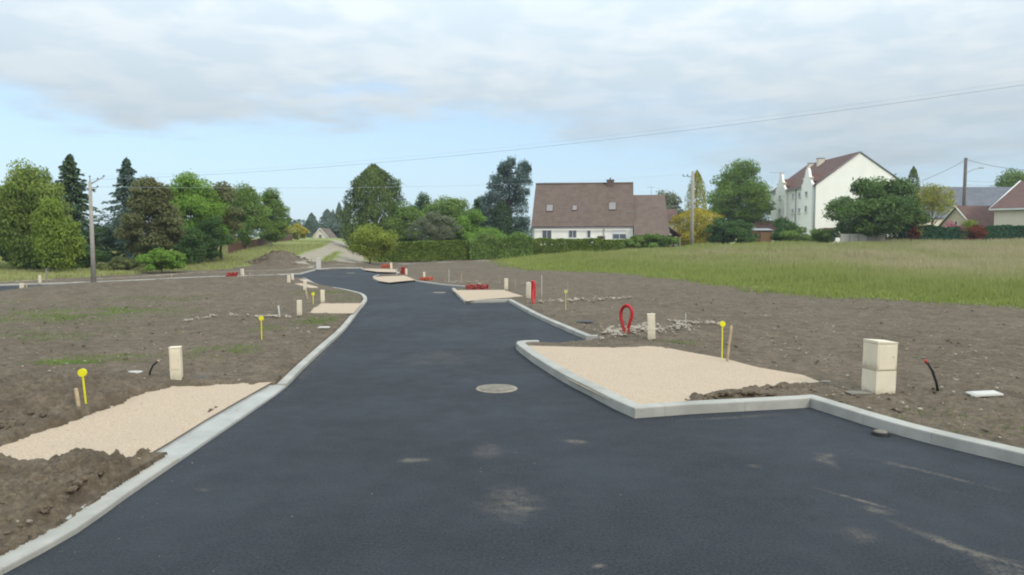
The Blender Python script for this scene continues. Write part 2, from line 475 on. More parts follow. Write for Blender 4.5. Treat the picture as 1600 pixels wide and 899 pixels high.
def stain(px, py, wpx, hpx, s, rot=0.0):
    c = G(px, py, 0); a = G(px - wpx / 2, py, 0); b = G(px + wpx / 2, py, 0); u = G(px, py - hpx / 2, 0); d = G(px, py + hpx / 2, 0)
    return (c.x, c.y, (b - a).length / 2, (u - d).length / 2, rot, s)
def smear(p, q, w, s):
    a, b = G(*p, 0), G(*q, 0)
    return ((a.x + b.x) / 2, (a.y + b.y) / 2, (b - a).length / 2, w, math.atan2(b.y - a.y, b.x - a.x), s)
STAINS = [stain(800, 786, 130, 60, .6), stain(822, 795, 70, 16, .9), stain(648, 719, 60, 9, 1.0), stain(900, 690, 46, 10, 1.0), stain(937, 884, 34, 10, 1.1),
          smear((1258, 758), (1420, 803), .05, 1.1), smear((1385, 812), (1600, 896), .09, 1.2), smear((1340, 790), (1400, 806), .10, .8), smear((1360, 715), (1600, 775), .06, .8), smear((1375, 722), (1440, 735), .04, .9), smear((1420, 830), (1640, 900), .05, 1.0), smear((1270, 705), (1310, 735), .12, .8),
          stain(1295, 712, 30, 8, 1.0), smear((1500, 850), (1700, 960), .3, .6), stain(1180, 728, 40, 8, .6), stain(1345, 838, 70, 30, .5),
          smear((560, 485), (450, 615), .12, .6), smear((1030, 660), (1260, 645), .10, .35), stain(318, 766, 30, 7, .7), stain(760, 705, 60, 40, .35), stain(690, 560, 160, 30, .25)]
M['asphalt'] = m_asphalt(STAINS)
tag(sheet('road', ROAD, M['asphalt'], 0.0), kind='structure')

def smooth(pts, corner=R(38), step=.35):
    """resample a traced line; gentle bends become curves, sharp corners stay"""
    out = []
    n = len(pts)
    def ang(i):
        if i <= 0 or i >= n - 1: return 9
        a = (pts[i] - pts[i - 1]); b = (pts[i + 1] - pts[i]); a.z = b.z = 0
        return a.angle(b)
    for i in range(n - 1):
        p1, p2 = pts[i], pts[i + 1]
        sl = (p2 - p1).length
        p0 = pts[i - 1] if i > 0 and ang(i) < corner else p1 + (p1 - p2)
        p3 = pts[i + 2] if i + 2 < n and ang(i + 1) < corner else p2 + (p2 - p1)
        if (p0 - p1).length > 1.8 * sl: p0 = p1 + (p0 - p1).normalized() * sl
        if (p3 - p2).length > 1.8 * sl: p3 = p2 + (p3 - p2).normalized() * sl
        if sl > 4 * min((p0 - p1).length, (p3 - p2).length): p0, p3 = p1 + (p1 - p2), p2 + (p2 - p1)
        k = max(1, int((p2 - p1).length / step)) if (p2 - p1).length < 12 else 4
        for j in range(k):
            t = j / k
            out.append(.5 * ((2 * p1) + (p2 - p0) * t + (2 * p0 - 5 * p1 + 4 * p2 - p3) * t * t + (3 * p1 - p0 - 3 * p2 + p3) * t ** 3))
    out.append(pts[-1]); return out

def offset(pts, d):                        # to the right of travel when d > 0
    out = []
    n = len(pts)
    for i, p in enumerate(pts):
        a = (pts[i] - pts[i - 1]) if i > 0 else (pts[1] - pts[0])
        b = (pts[i + 1] - pts[i]) if i < n - 1 else a
        a = Vector((a.x, a.y)).normalized(); b = Vector((b.x, b.y)).normalized()
        na, nb = Vector((a.y, -a.x)), Vector((b.y, -b.x))
        m = (na + nb)
        m = m / max(.35, m.length_squared / 2) if m.length > 1e-4 else na
        out.append(Vector((p.x + m.x * d, p.y + m.y * d, 0)))
    return out

def kerb(pts, side, w=.20, h=.12, mat=None, name='kerb', rise=0.0):
    """a run of kerb stones: battered face, rounded arris, open joints about every metre"""
    pts = [Vector((p.x, p.y, 0)) for p in pts]
    prof = [(-.004, -.08), (.0, h - .018), (.004, h - .006), (.014, h), (w - .01, h + .002 + rise), (w, h - .006 + rise), (w, -.08)]
    rows = [offset(pts, side * o) for o, _ in prof]
    bm = bmesh.new(); acc = 0; prev = None
    for i in range(len(pts) - 1):
        seg = (pts[i + 1] - pts[i]).length
        acc += seg
        joint = acc >= 1.0
        if joint: acc = 0
        vs = []
        for e, (k, s) in enumerate(((i, 0), (i + 1, 1))):
            row = []
            for r, (o, z) in enumerate(prof):
                p = rows[r][k]
                if joint and s == 1: p = p + (rows[r][i] - p).normalized() * .004
                row.append(bm.verts.new((p.x, p.y, float(H(p.x, p.y)) + z)))
            vs.append(row)
        for r in range(len(prof) - 1):
            bm.faces.new((vs[0][r], vs[0][r + 1], vs[1][r + 1], vs[1][r]))
        bm.faces.new(vs[0]); bm.faces.new(vs[1][::-1])
    bmesh.ops.recalc_face_normals(bm, faces=bm.faces)
    me = bpy.data.meshes.new(name); bm.to_mesh(me); bm.free()
    return tag(link(name, me, mat or M['kerb']), kind='structure')

cut0, cut1 = 4, 7                          # the dropped kerb of the near driveway
Lk = L_pts[:]
kerb(smooth(Lk[:cut0 + 1]), -1, .25, .055)
kerb(smooth(Lk[cut0:cut1 + 1]), -1, .62, .04, M['slab'], 'driveway_apron', .07)
kerb(smooth(Lk[cut1:22]), -1, .16, .07)
kerb(smooth(Lk[21:], step=1.0), -1, .16, .06)
kerb(smooth(R1, R(30)), 1, .21, .15)
kerb(smooth(R2, R(30)), 1, .17, .11)
kerb(smooth(R3), 1, .16, .09)
kerb(smooth(R4, step=1.0), 1, .20, .09)

# ------------------------------------------------------------------ gravel driveways
PADS_PX = {
 'near_left': [(-260, 790), (-120, 738), (0, 694), (40, 678), (112, 656), (196, 622), (264, 603), (425, 598.5), (374, 627), (322, 657), (264, 693), (213, 723), (148, 724), (0, 729), (-120, 745), (-260, 820)],
 'mid_left': [(478, 490), (502, 474.5), (566, 474.5), (552, 490.5)],
 'far_left': [(458, 443.5), (474, 443), (500, 449.5), (488, 451.5)],
 'far_left2': [(463, 436.5), (478, 437), (486, 441), (474, 440)],
 'near_right': [(814, 544), (827, 541), (920, 543.5), (976, 543.5), (1026, 541), (1070, 550), (1131, 561), (1184, 575), (1254, 587), (1282, 598), (1165, 610), (1087, 624), (1030, 637), (1003, 643), (950, 625), (890, 595)],
 'mid_right': [(707.5, 454), (789, 453.4), (800, 458), (818, 463.4), (791, 466), (747, 469), (730, 471.5)],
 'island': [(585, 433), (632, 431), (650, 438), (626, 440.2), (608, 442), (592, 439.5), (585, 436)],
 'far_end': [(568, 420), (618.5, 421), (619.5, 426), (590, 425.2), (570, 422.2)],
}
PADS = {}
for k, px in PADS_PX.items():
    pts = W(px, LOT)
    PADS[k] = np.array([(p.x, p.y) for p in pts])
    # grown under the soil so that the soil's own edge draws the outline
    tag(sheet('driveway', offset(pts, 0) if True else pts, M['gravel'], LOT + .012), kind='structure')

# ------------------------------------------------------------------ the land: one sheet out to the horizon
APRON = np.array([(p.x, p.y) for p in [*Lk[cut0:cut1 + 1], *offset(Lk[cut0:cut1 + 1], -.62)[::-1]]])
def make_terrain():
    dense = np.linspace(R(-52), R(52), 760)
    back = np.linspace(R(52), R(308), 60)[1:-1]
    th = np.concatenate([dense, back])
    rad = [3.0]
    while rad[-1] < 62: rad.append(rad[-1] * 1.0048)
    while rad[-1] < 4500: rad.append(rad[-1] * 1.025)
    rad = np.array(rad)
    T, Rr = np.meshgrid(th, rad)
    x = (Rr * np.sin(T)).ravel(); y = (Rr * np.cos(T)).ravel() - 1.5
    z = H(x, y)
    far = np.hypot(x, y)
    dr = sdf(ROAD2, x, y)
    near = far < 75
    # turned soil
    clod = np.abs(fbm(x, y, 2.1, 5, 11, .6))
    ridge = fbm(x, y, .45, 4, 3)
    fine = fbm(x, y, 7.0, 4, 31, .6)
    fine = fine + .55 * fbm(x, y, 17.0, 3, 91, .6) * sstep(24, 10, far) + .5 * np.abs(fbm(x, y, 4.2, 3, 95, .6))
    cell = np.maximum(0, vnoise(x * 6.3, y * 6.3, 77) - .55) * 1.4
    amp = np.full(x.shape, .55)
    def blob(px, py, rx, ry, k=1.0):
        c = G(px, py); return k * np.exp(-(((x - c.x) / rx) ** 2 + ((y - c.y) / ry) ** 2))
    rough = blob(40, 625, 2.3, 1.9) + blob(-120, 650, 3, 3) + blob(60, 765, 1.6, .9, .8) + blob(190, 735, .8, .35, .8) + blob(-80, 800, 2, 1.2, .8) + blob(1130, 626, .9, .35, .8) + blob(1240, 606, .9, .4, .6) + blob(170, 600, .8, .6, .6)
    amp = amp + rough * .75
    s = LOT + .03 * ridge + amp * (.085 * (clod - .25) + .06 * fine + .04 * cell)
    s += .12 * (blob(30, 630, 2.0, 1.5) + blob(-120, 660, 3, 3)) + .10 * blob(50, 775, 1.8, .7) + .10 * blob(175, 735, .8, .3) + .10 * blob(1150, 622, .8, .25) + .05 * blob(1250, 606, 1, .4)
    # the bank of topsoil that hides the side road
    bk = [G(a, b) for a, b in ((110, 457), (150, 453.5), (322, 443.5), (400, 440.5), (440, 438))]
    db = pdist(np.array([(p.x, p.y) for p in bk]), x, y, False)
    s += .36 * np.exp(-(db / 2.6) ** 2) * sstep(.3, 2.2, dr)
    s += .03 * sstep(8, 60, far) * ridge
    # down to the kerbs, under roads and pads
    edge = sstep(.20, .50, dr + .12 * fine)
    s = s * edge + (1 - edge) * (.065 + .03 * fine)
    s = np.where(dr < .165, -.10, s)
    dpm = np.full(x.shape, 1e9)
    for pl in [*PADS.values(), APRON]:
        dp = sdf(pl, x, y)
        dpm = np.minimum(dpm, dp)
    wob = .07 * fbm(x, y, 2.0, 4, 5) + .05 * fine
    pin = sstep(-.24, -.04, dpm + wob)
    s = np.where(near & (dpm < .6), (LOT - .09) * (1 - pin) + np.maximum(s, LOT + .004 + .02 * sstep(0, .3, dpm)) * pin, s)
    s = np.where(dr < .165, -.10, s)
    # heap of spoil beside the track
    c = G(438, 412); hp = np.exp(-(((x - c.x) / 1.75) ** 2 + ((y - c.y) / 1.9) ** 2))
    z = z + s + hp * (1.0 + .6 * fbm(x, y, 1.2, 4, 9))
    z = np.where(far > 100, z + .35 * fbm(x, y, .03, 3, 21), z)
    # what grows where
    wig = 1.6 * fbm(x, y, .35, 5, 41)
    field = W([(765, 410), (800, 421), (831, 425.6), (900, 427), (980, 431), (1110, 448), (1250, 467), (1400, 475), (1600, 487), (1900, 505)])
    fp = [(p.x, p.y) for p in field] + [(60, 20), (140, 60), (140, 220), (24, 88)] + [(p.x, p.y - 1.2) for p in W([(1060, 389.5), (1000, 393.5), (900, 400), (800, 404.5)])]
    df = sdf(np.array(fp), x, y) + wig * .6
    g = .85 * sstep(.9, -2.2, df)
    verge = W([(-300, 452), (0, 443), (72, 441), (200, 431), (260, 425), (330, 425), (420, 414), (470, 414), (540, 410), (600, 409)])
    vp = [(p.x, p.y) for p in verge] + [(-16, 90), (-60, 260), (-400, 400), (-400, 30)]
    g = np.maximum(g, sstep(.6, -.8, sdf(np.array(vp), x, y) + wig))
    g = np.maximum(g, sstep(90, 100, y + wig))
    wd = .0
    for (px, py, rx, ry, k) in ((160, 488, 3.2, 1.4, .95), (40, 495, 3.4, 2.6, .75), (20, 525, 2.0, 1.4, .6), (98, 566, .7, .35, 1.0), (165, 560, .9, .5, .7), (350, 550, .7, .9, .75), (412, 515, .5, 1.0, .6), (500, 500, .7, 1.2, .5), (530, 457, 1.6, 1.6, .8), (545, 468, 1.0, 1.5, .5), (250, 466, 3, 1.5, .4), (1058, 536, .5, .4, .6)):
        wd = np.maximum(wd, blob(px, py, rx, ry, k))
    wd = wd * (.75 + .7 * fbm(x, y, 1.2, 4, 51))
    g = np.maximum(g, wd * .62)
    g = g * (1 - np.clip(hp * 1.6, 0, 1))
    tk = [P(a, b, Y) for a, b, Y in ((462, 414, 63), (497, 403, 76), (527, 390, 92), (540, 381, 110), (520, 376, 150))]
    tk2 = [P(a, b, Y) for a, b, Y in ((545, 409, 68), (552, 398, 80), (548, 386, 98))]
    t = sstep(2.0, .6, pdist(np.array([(p.x, p.y) for p in tk]), x, y, False) + .4 * wig)
    t = np.maximum(t, sstep(2.2, .4, pdist(np.array([(p.x, p.y) for p in tk2]), x, y, False) + .5 * wig) * .8)
    strip = np.array([(G(a, b).x, G(a, b).y) for a, b in ((560, 411), (700, 409.5), (800, 404.5), (900, 400), (1000, 393.5), (1060, 389.5))])
    t = np.maximum(t, .8 * sstep(.9, .2, pdist(strip, x, y, False) + .15 * wig))
    side = np.array([(p.x, p.y) for p in W([(560, 417), (500, 416), (460, 423), (300, 429), (150, 438), (0, 443)])])
    t = np.maximum(t, .55 * sstep(1.0, .2, pdist(side, x, y, False) + .3 * wig))
    na, nr = len(th), len(rad)
    i = np.arange(nr - 1)[:, None] * na; j = np.arange(na)[None, :]; j2 = (j + 1) % na
    Q = np.stack([i + j, i + j2, i + na + j2, i + na + j], -1).reshape(-1, 4)[:, ::-1]
    me = npmesh('ground', np.stack([x, y, z], 1), Q, True)
    fattr(me, 'grass', 'POINT', g); fattr(me, 'track', 'POINT', t * (1 - np.clip(hp * 2.2, 0, 1)))
    tag(link('ground', me, M['terrain']), kind='structure')
    tag(sheet('ground_patch', [Vector((6 * math.cos(a), 6 * math.sin(a) - 1.5, 0)) for a in np.linspace(0, 2 * math.pi, 25)[:-1]], M['soil'], -.2), kind='structure')
    return dict(fp=np.array(fp), vp=np.array(vp), tk=np.array([(p.x, p.y) for p in tk]), tk2=np.array([(p.x, p.y) for p in tk2]), strip=strip)
AREA = make_terrain()

# ------------------------------------------------------------------ stones, clods, rubble
_t = (1 + 5 ** .5) / 2
ICO_V = np.array([(-1, _t, 0), (1, _t, 0), (-1, -_t, 0), (1, -_t, 0), (0, -1, _t), (0, 1, _t), (0, -1, -_t), (0, 1, -_t), (_t, 0, -1), (_t, 0, 1), (-_t, 0, -1), (-_t, 0, 1)]) / 1.902
ICO_F = np.array([(0, 11, 5), (0, 5, 1), (0, 1, 7), (0, 7, 10), (0, 10, 11), (1, 5, 9), (5, 11, 4), (11, 10, 2), (10, 7, 6), (7, 1, 8), (3, 9, 4), (3, 4, 2), (3, 2, 6), (3, 6, 8), (3, 8, 9), (4, 9, 5), (2, 4, 11), (6, 2, 10), (8, 6, 7), (9, 8, 1)])
def stones(name, C, S, mat, flat=.65, **kw):
    C = np.asarray(C, float); n = len(C)
    V = ICO_V[None] * (1 + rng.uniform(-.35, .35, (n, 12, 1))) * (np.asarray(S)[:, None, None]) * rng.uniform(.7, 1.3, (n, 1, 3))
    V[:, :, 2] *= flat
    a = rng.uniform(0, 6.28, n); c, s = np.cos(a)[:, None], np.sin(a)[:, None]
    V = np.stack([V[:, :, 0] * c - V[:, :, 1] * s, V[:, :, 0] * s + V[:, :, 1] * c, V[:, :, 2]], -1) + C[:, None]
    Fc = (ICO_F[None] + np.arange(n)[:, None, None] * 12).reshape(-1, 3)
    return tag(link(name, npmesh(name, V.reshape(-1, 3), Fc), mat), **kw)

def scatter_ok(x, y):
    ok = sdf(ROAD2, x, y) > .35
    for pl in PADS.values(): ok &= sdf(pl, x, y) > .12
    return ok
def soil_points(n, ymax=45):
    y = 3 + (ymax - 3) * rng.random(n) ** 1.9; x = rng.uniform(-1, 1, n) * (y * .80 + 1.5)
    ok = scatter_ok(x, y) & (sdf(AREA['fp'], x, y) > .3)
    return x[ok], y[ok]
x, y = soil_points(3500)
s = .008 + .04 * rng.random(len(x)) ** 3.5
stones('soil_clods', np.stack([x, y, H(x, y) + LOT + .02 - s * .1], 1), s, M['soil'], label='loose clods of turned brown earth', kind='stuff')
def blobpts(px, py, rx, ry, n, z=.16):
    c = G(px, py); x = c.x + rng.normal(0, rx, n); y = c.y + rng.normal(0, ry, n)
    ok = scatter_ok(x, y); x, y = x[ok], y[ok]
    return np.stack([x, y, H(x, y) + LOT + z * np.exp(-((x - c.x) / rx / 1.5) ** 2 - ((y - c.y) / ry / 1.5) ** 2)], 1)
B = np.concatenate([blobpts(40, 628, 1.2, 1.0, 1700, .12), blobpts(-60, 660, 1.4, 1.2, 1300, .14), blobpts(70, 770, .9, .5, 1100, .1), blobpts(180, 736, .4, .18, 260, .1), blobpts(1150, 623, .5, .14, 320, .1), blobpts(1240, 608, .5, .2, 160, .04)])
stones('soil_clods', B, .016 + .055 * rng.random(len(B)) ** 2.6, M['soil'], label='large clods of earth heaped beside the driveways', kind='stuff')
x, y = soil_points(9000)
s = .006 + .026 * rng.random(len(x)) ** 3.2
stones('stones', np.stack([x, y, H(x, y) + LOT + .035], 1), s, M['rubble'], label='small pale stones strewn over the bare soil', kind='stuff')
def line_pts(a, b, n, w):
    p, q = G(*a), G(*b); t = rng.random(n)
    x = p.x + (q.x - p.x) * t + rng.normal(0, w, n); y = p.y + (q.y - p.y) * t + rng.normal(0, w * 1.6, n)
    ok = scatter_ok(x, y); x, y = x[ok], y[ok]
    return np.stack([x, y, H(x, y) + LOT + .05], 1)
C = np.concatenate([line_pts((928, 528), (1008, 512), 420, .22), line_pts((1010, 520), (1065, 512), 150, .2), line_pts((1052, 504), (1125, 508), 110, .10), line_pts((1060, 502), (1085, 522), 70, .12), line_pts((838, 474), (985, 466), 180, .22), line_pts((700, 442), (790, 447), 70, .25), line_pts((320, 433), (420, 428), 110, .35), line_pts((345, 495), (465, 497), 60, .12), line_pts((280, 505), (350, 493), 50, .1), line_pts((720, 440), (820, 446), 60, .3)])
stones('rubble', C, .012 + .065 * rng.random(len(C)) ** 3.2, M['rubble'], label='broken pale limestone left along the service trenches', kind='stuff')
def pad_points(n):
    out = []
    for pl in PADS.values():
        a, b = pl.min(0), pl.max(0); k = int(n * min(1, (b[0] - a[0]) * (b[1] - a[1]) / 30))
        x = rng.uniform(a[0] - .3, b[0] + .3, k); y = rng.uniform(a[1] - .3, b[1] + .3, k)
        d = sdf(pl, x, y) + .15 * rng.normal(size=k)
        ok = (d < .02) & (sdf(ROAD2, x, y) > .1) & (y < 26) & (y > 4)
        out.append(np.stack([x[ok], y[ok], np.full(ok.sum(), LOT + .012)], 1))
    return np.concatenate(out)
C = pad_points(3000)
stones('gravel', C, .004 + .010 * rng.random(len(C)) ** 2.5, M['gravel'], label='loose pebbles on and around the gravel driveways', kind='stuff')
def edge_points(pts, n, spread):
    out = []
    for _ in range(n):
        i = random.randrange(1, len(pts) - 1); t = random.random(); p = pts[i].lerp(pts[i + 1], t)
        out.append((p.x + random.gauss(0, spread), p.y + random.gauss(0, spread), .006))
    o = np.array(out); return o[sdf(ROAD2, o[:, 0], o[:, 1]) < -.02]
C = np.concatenate([edge_points(L_pts[:20], 700, .28), edge_points(R1[:14], 300, .22), edge_points(R2, 100, .2)])
C = C[C[:, 1] < 30]
yy = 5 + 20 * rng.random(220) ** 2; xx = rng.uniform(-.55, .62, 220) * yy
ok = sdf(ROAD2, xx, yy) < -.2
C = np.concatenate([C, np.stack([xx[ok], yy[ok], np.full(ok.sum(), .004)], 1)])
stones('grit', C, .002 + .007 * rng.random(len(C)) ** 3, M['iron'], label='grit and crumbs scattered on the new asphalt', kind='stuff')
c = G(438, 411)
C = np.stack([c.x + rng.normal(0, 1.3, 500), c.y + rng.normal(-.6, 1.1, 500)], 1)
zz = H(C[:, 0], C[:, 1]) + LOT + 1.0 * np.exp(-(((C[:, 0] - c.x) / 1.9) ** 2 + ((C[:, 1] - c.y) / 2.2) ** 2))
stones('spoil', np.column_stack([C, zz]), .05 + .22 * rng.random(500) ** 2.5, M['soil'], label='heap of brown spoil beside the pale dirt track', kind='stuff')

# ------------------------------------------------------------------ grass
def blades(name, x, y, h, w, mat, tint, lean=.35, **kw):
    n = len(x); a = rng.uniform(0, 6.28, n); b = rng.uniform(0, 6.28, n)
    z = H(x, y) + LOT - .03
    dx, dy = np.cos(a) * w / 2, np.sin(a) * w / 2
    lx, ly = np.cos(b) * h * lean * rng.random(n), np.sin(b) * h * lean * rng.random(n)
    V = np.empty((n, 5, 3))
    V[:, 0] = np.stack([x - dx, y - dy, z], 1); V[:, 1] = np.stack([x + dx, y + dy, z], 1)
    V[:, 2] = np.stack([x + dx * .8 + lx * .35, y + dy * .8 + ly * .35, z + h * .55], 1)
    V[:, 3] = np.stack([x + lx, y + ly, z + h], 1)
    V[:, 4] = np.stack([x - dx * .8 + lx * .35, y - dy * .8 + ly * .35, z + h * .55], 1)
    Fc = np.arange(n * 5).reshape(n, 5)
    me = npmesh(name, V.reshape(-1, 3), Fc)
    fattr(me, 'tip', 'POINT', np.tile([0, 0, .5, 1, .5], n)); fattr(me, 'tint', 'FACE', tint)
    return tag(link(name, me, mat), **kw)

n = 900000
y = 24 + 62 * rng.random(n) ** 1.15; x = rng.uniform(-5, 1, n) * 0 + rng.uniform(-.06, .80, n) * y
d = sdf(AREA['fp'], x, y) + .9 * fbm(x, y, .35, 5, 41)
dens = sstep(1.2, -4.0, d) * (.42 + .58 * sstep(-.25, .25, fbm(x, y, .9, 4, 61)))
ok = rng.random(n) < dens * .62
x, y, d = x[ok], y[ok], d[ok]
hh = (.22 + .60 * sstep(0, -9, d)) * (.55 + .8 * rng.random(len(x))) * (.85 + .45 * fbm(x, y, .25, 3, 71))
seed = sstep(-3, -22, d)
patch = fbm(x, y, .16, 4, 88)
tint = np.clip(rng.random(len(x)) * .35 + seed * (.35 + .55 * rng.random(len(x))) + .5 * patch * seed - .1, 0, 1)
blades('grass', x, y, hh, .018 + .03 * rng.random(len(x)) + .0004 * y, M['meadow'], tint, label='tall meadow grass with straw coloured seed heads', kind='stuff')

def weeds(px, py, rx, ry, k):
    c = G(px, py); m = int(k)
    m *= 3; x = c.x + rng.normal(0, rx, m); y = c.y + rng.normal(0, ry, m)
    ok = scatter_ok(x, y) & (fbm(x, y, 1.2, 4, 51) > -.12 - .1 * rng.random(m))
    return np.stack([x[ok], y[ok]], 1)
Wd = np.concatenate([weeds(160, 488, 2.0, .9, 2600), weeds(40, 495, 2.2, 1.6, 2200), weeds(20, 525, 1.3, .9, 700), weeds(98, 567, .42, .18, 420), weeds(165, 560, .55, .3, 340), weeds(350, 550, .4, .5, 420), weeds(412, 515, .25, .5, 160), weeds(500, 500, .4, .7, 280), weeds(525, 457, 1.1, 1.0, 800), weeds(545, 468, .7, 1.0, 300), weeds(250, 466, 2, 1, 700), weeds(1058, 536, .3, .2, 120), weeds(1500, 660, .9, .6, 90), weeds(60, 470, 3, 1, 700)])
blades('weeds', Wd[:, 0], Wd[:, 1], .03 + .06 * rng.random(len(Wd)), .012 + .016 * rng.random(len(Wd)), M['weed'], rng.random(len(Wd)) * .6, .8, label='sparse green weeds sprouting from the bare soil', kind='stuff')
n = 160000
y = 38 + 80 * rng.random(n) ** 1.2; x = -rng.uniform(.18, .82, n) * y
d = sdf(AREA['vp'], x, y) + 1.6 * fbm(x, y, .35, 5, 41)
ok = (d < -.2) & (sdf(ROAD2, x, y) > 1.0) & (pdist(AREA['tk'], x, y, False) > 1.7) & (pdist(AREA['tk2'], x, y, False) > 1.5)
x, y = x[ok], y[ok]
blades('grass', x, y, .12 + .22 * rng.random(len(x)), .04 + .05 * rng.random(len(x)), M['meadow'], np.clip(rng.random(len(x)) * .7, 0, 1), .6, label='short verge grass below the trees and along the bank', kind='stuff')

# ------------------------------------------------------------------ trees
def leafmesh(name, C, Nn, S, tint, aspect=.6, T=None):
    C = np.asarray(C, float); n = len(C)
    Nn = Nn / (np.linalg.norm(Nn, axis=1, keepdims=True) + 1e-9)
    T = rng.normal(size=(n, 3)) if T is None else T + .25 * rng.normal(size=(n, 3))
    U = T - Nn * (T * Nn).sum(1, keepdims=True); U /= (np.linalg.norm(U, axis=1, keepdims=True) + 1e-9)
    Wv = np.cross(Nn, U)
    S = np.asarray(S)[:, None]
    V = np.stack([C - U * S, C + Wv * S * aspect - U * S * .1 + Nn * S * .15, C + U * S, C - Wv * S * aspect - U * S * .1 + Nn * S * .15], 1)
    me = npmesh(name, V.reshape(-1, 3), np.arange(n * 4).reshape(n, 4))
    fattr(me, 'tint', 'FACE', np.clip(tint, 0, 1))
    return me

def rdir(n):
    v = rng.normal(size=(n, 3)); return v / np.linalg.norm(v, axis=1, keepdims=True)

def trunk_mesh(h, r, targets, lean=(0, 0)):
    m = MB()
    k = 6
    pts = [Vector((lean[0] * (i / k) + (random.uniform(-.04, .04) * h * .3 if i else 0), lean[1] * (i / k), -.15 + (h + .15) * i / k)) for i in range(k + 1)]
    m.tube(pts, [r * (1.25 if i == 0 else 1) * (1 - .75 * i / k) for i in range(k + 1)], 7)
    for t in targets:
        t = Vector(t); z0 = min(h * .95, max(h * .25, t.z * random.uniform(.45, .75)))
        f = z0 / h; i = min(k - 1, int(f * k))
        p0 = pts[i].lerp(pts[i + 1], f * k - i)
        mid = p0.lerp(t, .5) + Vector((0, 0, random.uniform(-.05, .18) * (t - p0).length))
        rr = r * (1 - .75 * f) * .55
        m.tube([p0, mid, t], [rr, rr * .6, rr * .18], 5)
    return m

def broadleaf(name, label, xl, xr, yt, yb, Y, leaf, bark='bark', group=None, n=5200, ls=.15, clear=.15, clumps=42, shape=1.0, weep=0.0, open_=0.0, trunk=True, cx=None, ysq=.9, cat='tree', base=None, lo_w=.75, clump_r=.30):
    cxp = (xl + xr) / 2 if cx is None else cx
    bx = P(cxp, HOR, Y).x; zb = gz(bx, Y) if base is None else base
    zt = P(cxp, yt, Y).z
    h = zt - zb; rx = (xr - xl) / 2 * Y / F
    off = ((xl + xr) / 2 - cxp) * Y / F
    root = empty(name, (bx, Y, zb), 0, label, cat, group)
    z0 = h * clear; zc = (z0 + h) / 2; rz = (h - z0) / 2
    D = rdir(clumps); rad = rng.random(clumps) ** .30
    K = D * rad[:, None]
    # crown profile: fuller below or above the middle according to shape
    zt_ = K[:, 2]
    wfac = np.interp(zt_, [-1, -.4, 0, .5, 1], [lo_w * 1.3, 1.15, 1.05, 1.05 * shape, .95 * shape])
    n = int(n * 3.3); ls *= .72; cr = clump_r * 1.02 * rng.uniform(.55, 1.4, clumps) * min(rx, rz) ** .6 * ((rx + rz) / 2) ** .4
    cen = np.stack([K[:, 0] * np.maximum(rx - cr * .8, .1) * wfac + off, K[:, 1] * np.maximum(rx * ysq - cr * .8, .1) * wfac, zc + K[:, 2] * np.maximum(rz - cr * .75, .1)], 1)
    cr[:4] = cr.mean() * 1.15
    for i_, f_ in ((0, .95), (1, 1.6), (2, 2.3), (3, 3.0)): cen[i_] = (off + rx * random.uniform(-.2, .2) * f_, 0, max(z0, h - cr[i_] * f_))
    ci = rng.choice(clumps, n, p=(cr ** 2) / (cr ** 2).sum())
    d = rdir(n); d[:, 2] = np.where(d[:, 2] < -.3, d[:, 2] * .6, d[:, 2])
    rr = cr[ci] * (.45 + .62 * rng.random(n) ** .6) * (1 + .28 * (rng.random(n) < .08))
    C = cen[ci] + d * rr[:, None] * np.array([1.08, 1.08, .85])
    if weep: C[:, 2] -= weep * rng.random(n) ** 2 * cr[ci] * 1.4
    Nn = d + .75 * rng.normal(size=(n, 3)) + np.array([0, 0, .35])
    keep = C[:, 2] > .05
    tint = .5 + .28 * (rng.random(clumps)[ci] - .5) * 2 + .22 * rng.normal(size=n)
    T = None
    if weep: T = np.tile(np.array([0, 0, -1.0]), (n, 1))[keep]
    link('crown', leafmesh('crown', C[keep], Nn[keep], ls * rng.uniform(.6, 1.35, n)[keep], tint[keep], .55, T), LEAF[leaf], root)
    if trunk:
        tg = [tuple(cen[i]) for i in rng.choice(clumps, min(9, clumps), replace=False)]
        trunk_mesh(h * .8, max(.05, h * .017), tg, (off * .5, 0)).build('trunk', M[bark], root)
    return root

